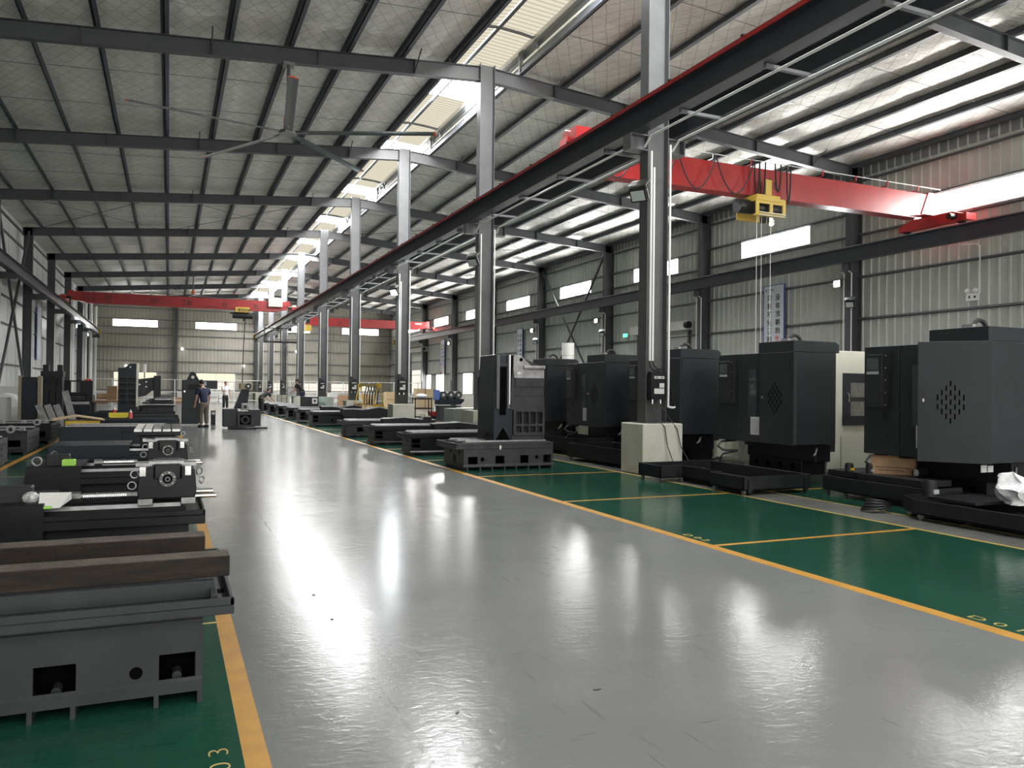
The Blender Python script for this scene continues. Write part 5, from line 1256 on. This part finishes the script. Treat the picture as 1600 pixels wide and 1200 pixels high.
r_ = B(10.75, 11.0, 33.9, 34.1, .26, .46).build('jerry_can', REDP); r_.location = (0, 0, 0); tag(r_, 'small red can by the black steel cart', 'can'); r_2 = B(10.74, 11.05, 33.85, 34.15, 0, .26).build('low_box', BLACK); tag(r_2, 'low dark box under the small red can', 'box')
def spindle_stand(x, y, lab, k=1.):
    o = empty('spindle_unit', (x, y, 0), label=lab, cat='machine')
    MB().box(-.6, .6, -.3, .4, .0, .10).box(-.5, .5, -.25, .3, .1, .75).build('stand', CASTG, o, bevel=.01)
    MB().prism([(-.55, .8), (.45, .8), (.62, .95), (.62, 1.05), (-.55, 1.05)], 'y', -.3, .3).build('trough', CASTB, o, bevel=.01)
    for q in (-.35, 0, .35): MB().cyl((q, -.32, 1.22), (q, .3, 1.22), .17, 14).build('turret', CASTG, o); MB().cyl((q, -.34, 1.22), (q, -.32, 1.22), .07, 10).build('turret_bore', CHROME, o)
    B(-.65, -.5, -.3, .2, 1.0, 1.45).build('control_box', SIGNB, o)
    return o
spindle_stand(11.3, 33.0, 'dark triple spindle unit on a stand below the sign beyond the third column')
spindle_stand(11.7, 27.5, 'dark triple spindle unit with blue box left of the second column')
o = empty('work_table', (10.6, 29.2, 0), label='white-topped work table on yellow legs over brown cartons', cat='table')
B(-.1, 1.9, -.4, .6, .70, .75).build('table_top', CREAM, o)
for x in (0, 1.75):
    for y in (-.35, .5): B(x, x+.06, y, y+.06, 0, .70).build('leg', YEL, o)
B(0, 1.8, -.35, -.31, .6, .68).build('apron', YEL, o)
for k, (x, y, z, w_, h_, lab) in enumerate(((10.75, 29.1, 0, .85, .6, 'brown carton under the white-topped work table'), (7.35, 34.6, 0, .6, .5, 'brown carton at the foot of the yellow lifting frame'), (7.5, 34.6, .5, .35, .3, 'white carton standing on the brown carton by the lifting frame'),
        (8.2, 25.5, 0, .5, .35, 'small brown carton between the raw saddle castings'), (16.0, 62.0, 0, 1.6, 1.2, 'large pale wooden crate in the far corner of the machine bay'), (14.0, 64.0, 0, 1.6, 1.0, 'second pale wooden crate in the far corner'), (17.9, 60.0, 0, 1.4, 1.5, 'tall pale wooden crate by the far windows'), (12.3, 62.0, 0, 1.3, .9, 'orange-brown crate behind the pale cabinets'))):
    o = empty('carton', (x, y, z), label=lab, cat='carton'); m_ = CARD if 'brown' in lab else (LABEL if 'white c' in lab else WOODM)
    B(0, w_, 0, w_*.6, 0, h_).build('carton_body', m_, o, bevel=.004); B(w_*.46, w_*.54, -.003, 0, 0, h_).build('tape', CARDD if m_ is CARD else CARD, o); B(0, w_, -.002, 0, h_*.48, h_*.52).build('carton_seam', CARDD if m_ is CARD else CARD, o)
o = empty('tarpaulin', (6.6, 39.5, 0), label='dark green tarpaulin heap behind the far beds', cat='tarpaulin'); bm_ = MB().ball((0, 0, .45), .6, 10, (1.1, .8, .9)); bm_.v = [(x+.12*mnoise.noise(Vector((x*3, y*3, z*3))), y, max(0, z+.15*mnoise.noise(Vector((x*4, y*4, z*4+9))))) for x, y, z in bm_.v]; bm_.build('sheet', TEALG, o, smooth=True)
o = empty('floor_fan', (6.75, 48.5, 0), label='black floor-standing fan tilted up by the far column', cat='fan'); MB().cyl((0, 0, 0), (0, 0, .04), .25, 14).build('base', BLACK, o); MB().cyl((0, 0, 0), (0, 0, .95), .025, 6).build('pole', BLACK, o)
MB().ring((0, 0, 1.2), (.3, -1, .5), .33, .02, 18, 5).build('guard_ring', BLACK, o); MB().cyl((0, 0, 1.2), (.01, -.03, 1.22), .28, 14).build('fan_guard', STEELD, o)
o = empty('square_housing', (6.1, 37.3, .59), label='black housing with a white square flange standing on the far beds', cat='housing'); B(-.45, .3, 0, .6, 0, .46).build('housing_body', BLACK, o, bevel=.01); cb = MB(); cb.holed(-.0, .24, .14, .40, [(.07, .17, .22, .32)], lambda a, b_, c_, d: cb.box(a, b_, -.03, 0, c_, d)); cb.build('square_flange', LABEL, o)
o = empty('control_board', (8.9, 20.9, 0), label='white board with red valves behind the second plinth', cat='control board'); B(-.05, .5, 0, .04, .95, 1.25).build('board', LABEL, o); B(0, .05, 0, .05, 0, .95).build('post', REDP, o); B(.3, .35, 0, .05, 0, .95).build('post', REDP, o)

# white rail fence and stock at the back
o = empty('rail_fence', (0, 72.0, 0), label='thin white rail fence across the back of the hall', cat='fence')
for z in (.30, 1.0, 2.02): MB().cyl((-6.8, 0, z), (22, 0, z), .025, 6).build('rail', WHITEP, o)
for k in range(13): MB().cyl((-6.6+2.35*k, 0, 0), (-6.6+2.35*k, 0, 2.04), .035, 6).build('post', WHITEP, o)
rnd = random.Random(3)
for k in range(26):
    x = -6.2+.98*k
    if 4.9 < x < 8: continue
    hh = rnd.uniform(.45, 1.0); m_ = rnd.choice([CARD, WHITEC, WOODM, LABEL])
    o = empty('stacked_stock', (x, 76.0+rnd.uniform(-.6, .6), 0), label='low wrapped stock bundle at the back fence, number %s along from the pale wall' % (ORD+['twelfth', 'thirteenth', 'fourteenth', 'fifteenth', 'sixteenth', 'seventeenth', 'eighteenth', 'nineteenth', 'twentieth', 'twenty-first', 'twenty-second', 'twenty-third', 'twenty-fourth', 'twenty-fifth', 'twenty-sixth'])[k], cat='stock bundle')
    B(-.42, .42, -.4, .4, 0, hh).build('bundle', m_, o, bevel=.02); B(-.43, .43, -.41, .41, hh*.5, hh*.55).build('strap', REDP if k % 3 == 0 else CARDD, o)
o = empty('access_mast', (8.06, GY[8]-.78, 0), label='caged ladder climbing the far middle column to a small black platform', cat='ladder')
for s in (-.2, .2): B(s-.02, s+.02, -.02, .02, 0, 5.95).build('stile', FRAME, o)
for k in range(18): B(-.18, .18, -.015, .015, .3*k+.3, .3*k+.33).build('rung', FRAME, o)
for z in (4.9, 5.88): MB().box(-1.6, 1.3, -.5, -.45, z, z+.06).build('platform_rail', BLACK, o)
B(-1.6, 1.3, -.5, .2, 4.85, 4.9).build('platform_deck', BLACK, o)
for x in (-1.6, -.4, .8, 1.25): B(x, x+.06, -.5, -.44, 4.9, 5.94).build('platform_post', BLACK, o)

for k, (x, y, r_, nm) in enumerate(((1.95, 3.40, 0.022, 'alone in the middle of the near aisle'), (1.22, 3.39, 0.012, 'nearest the camera'), (0.97, 5.06, 0.016, 'on the floor crack'), (0.96, 5.70, 0.014, 'on the floor crack farther along'))):
    o = empty('paint_chip', (x, y, 0), R(40*k), label='small dark flake on the grey floor, ' + nm, cat='debris')
    MB().prism([(-r_, 0), (-r_*.2, -r_*.5), (r_, -r_*.2), (r_*.6, r_*.5), (-r_*.4, r_*.6)], 'z', 0, .004).build('flake', RUBBER, o)
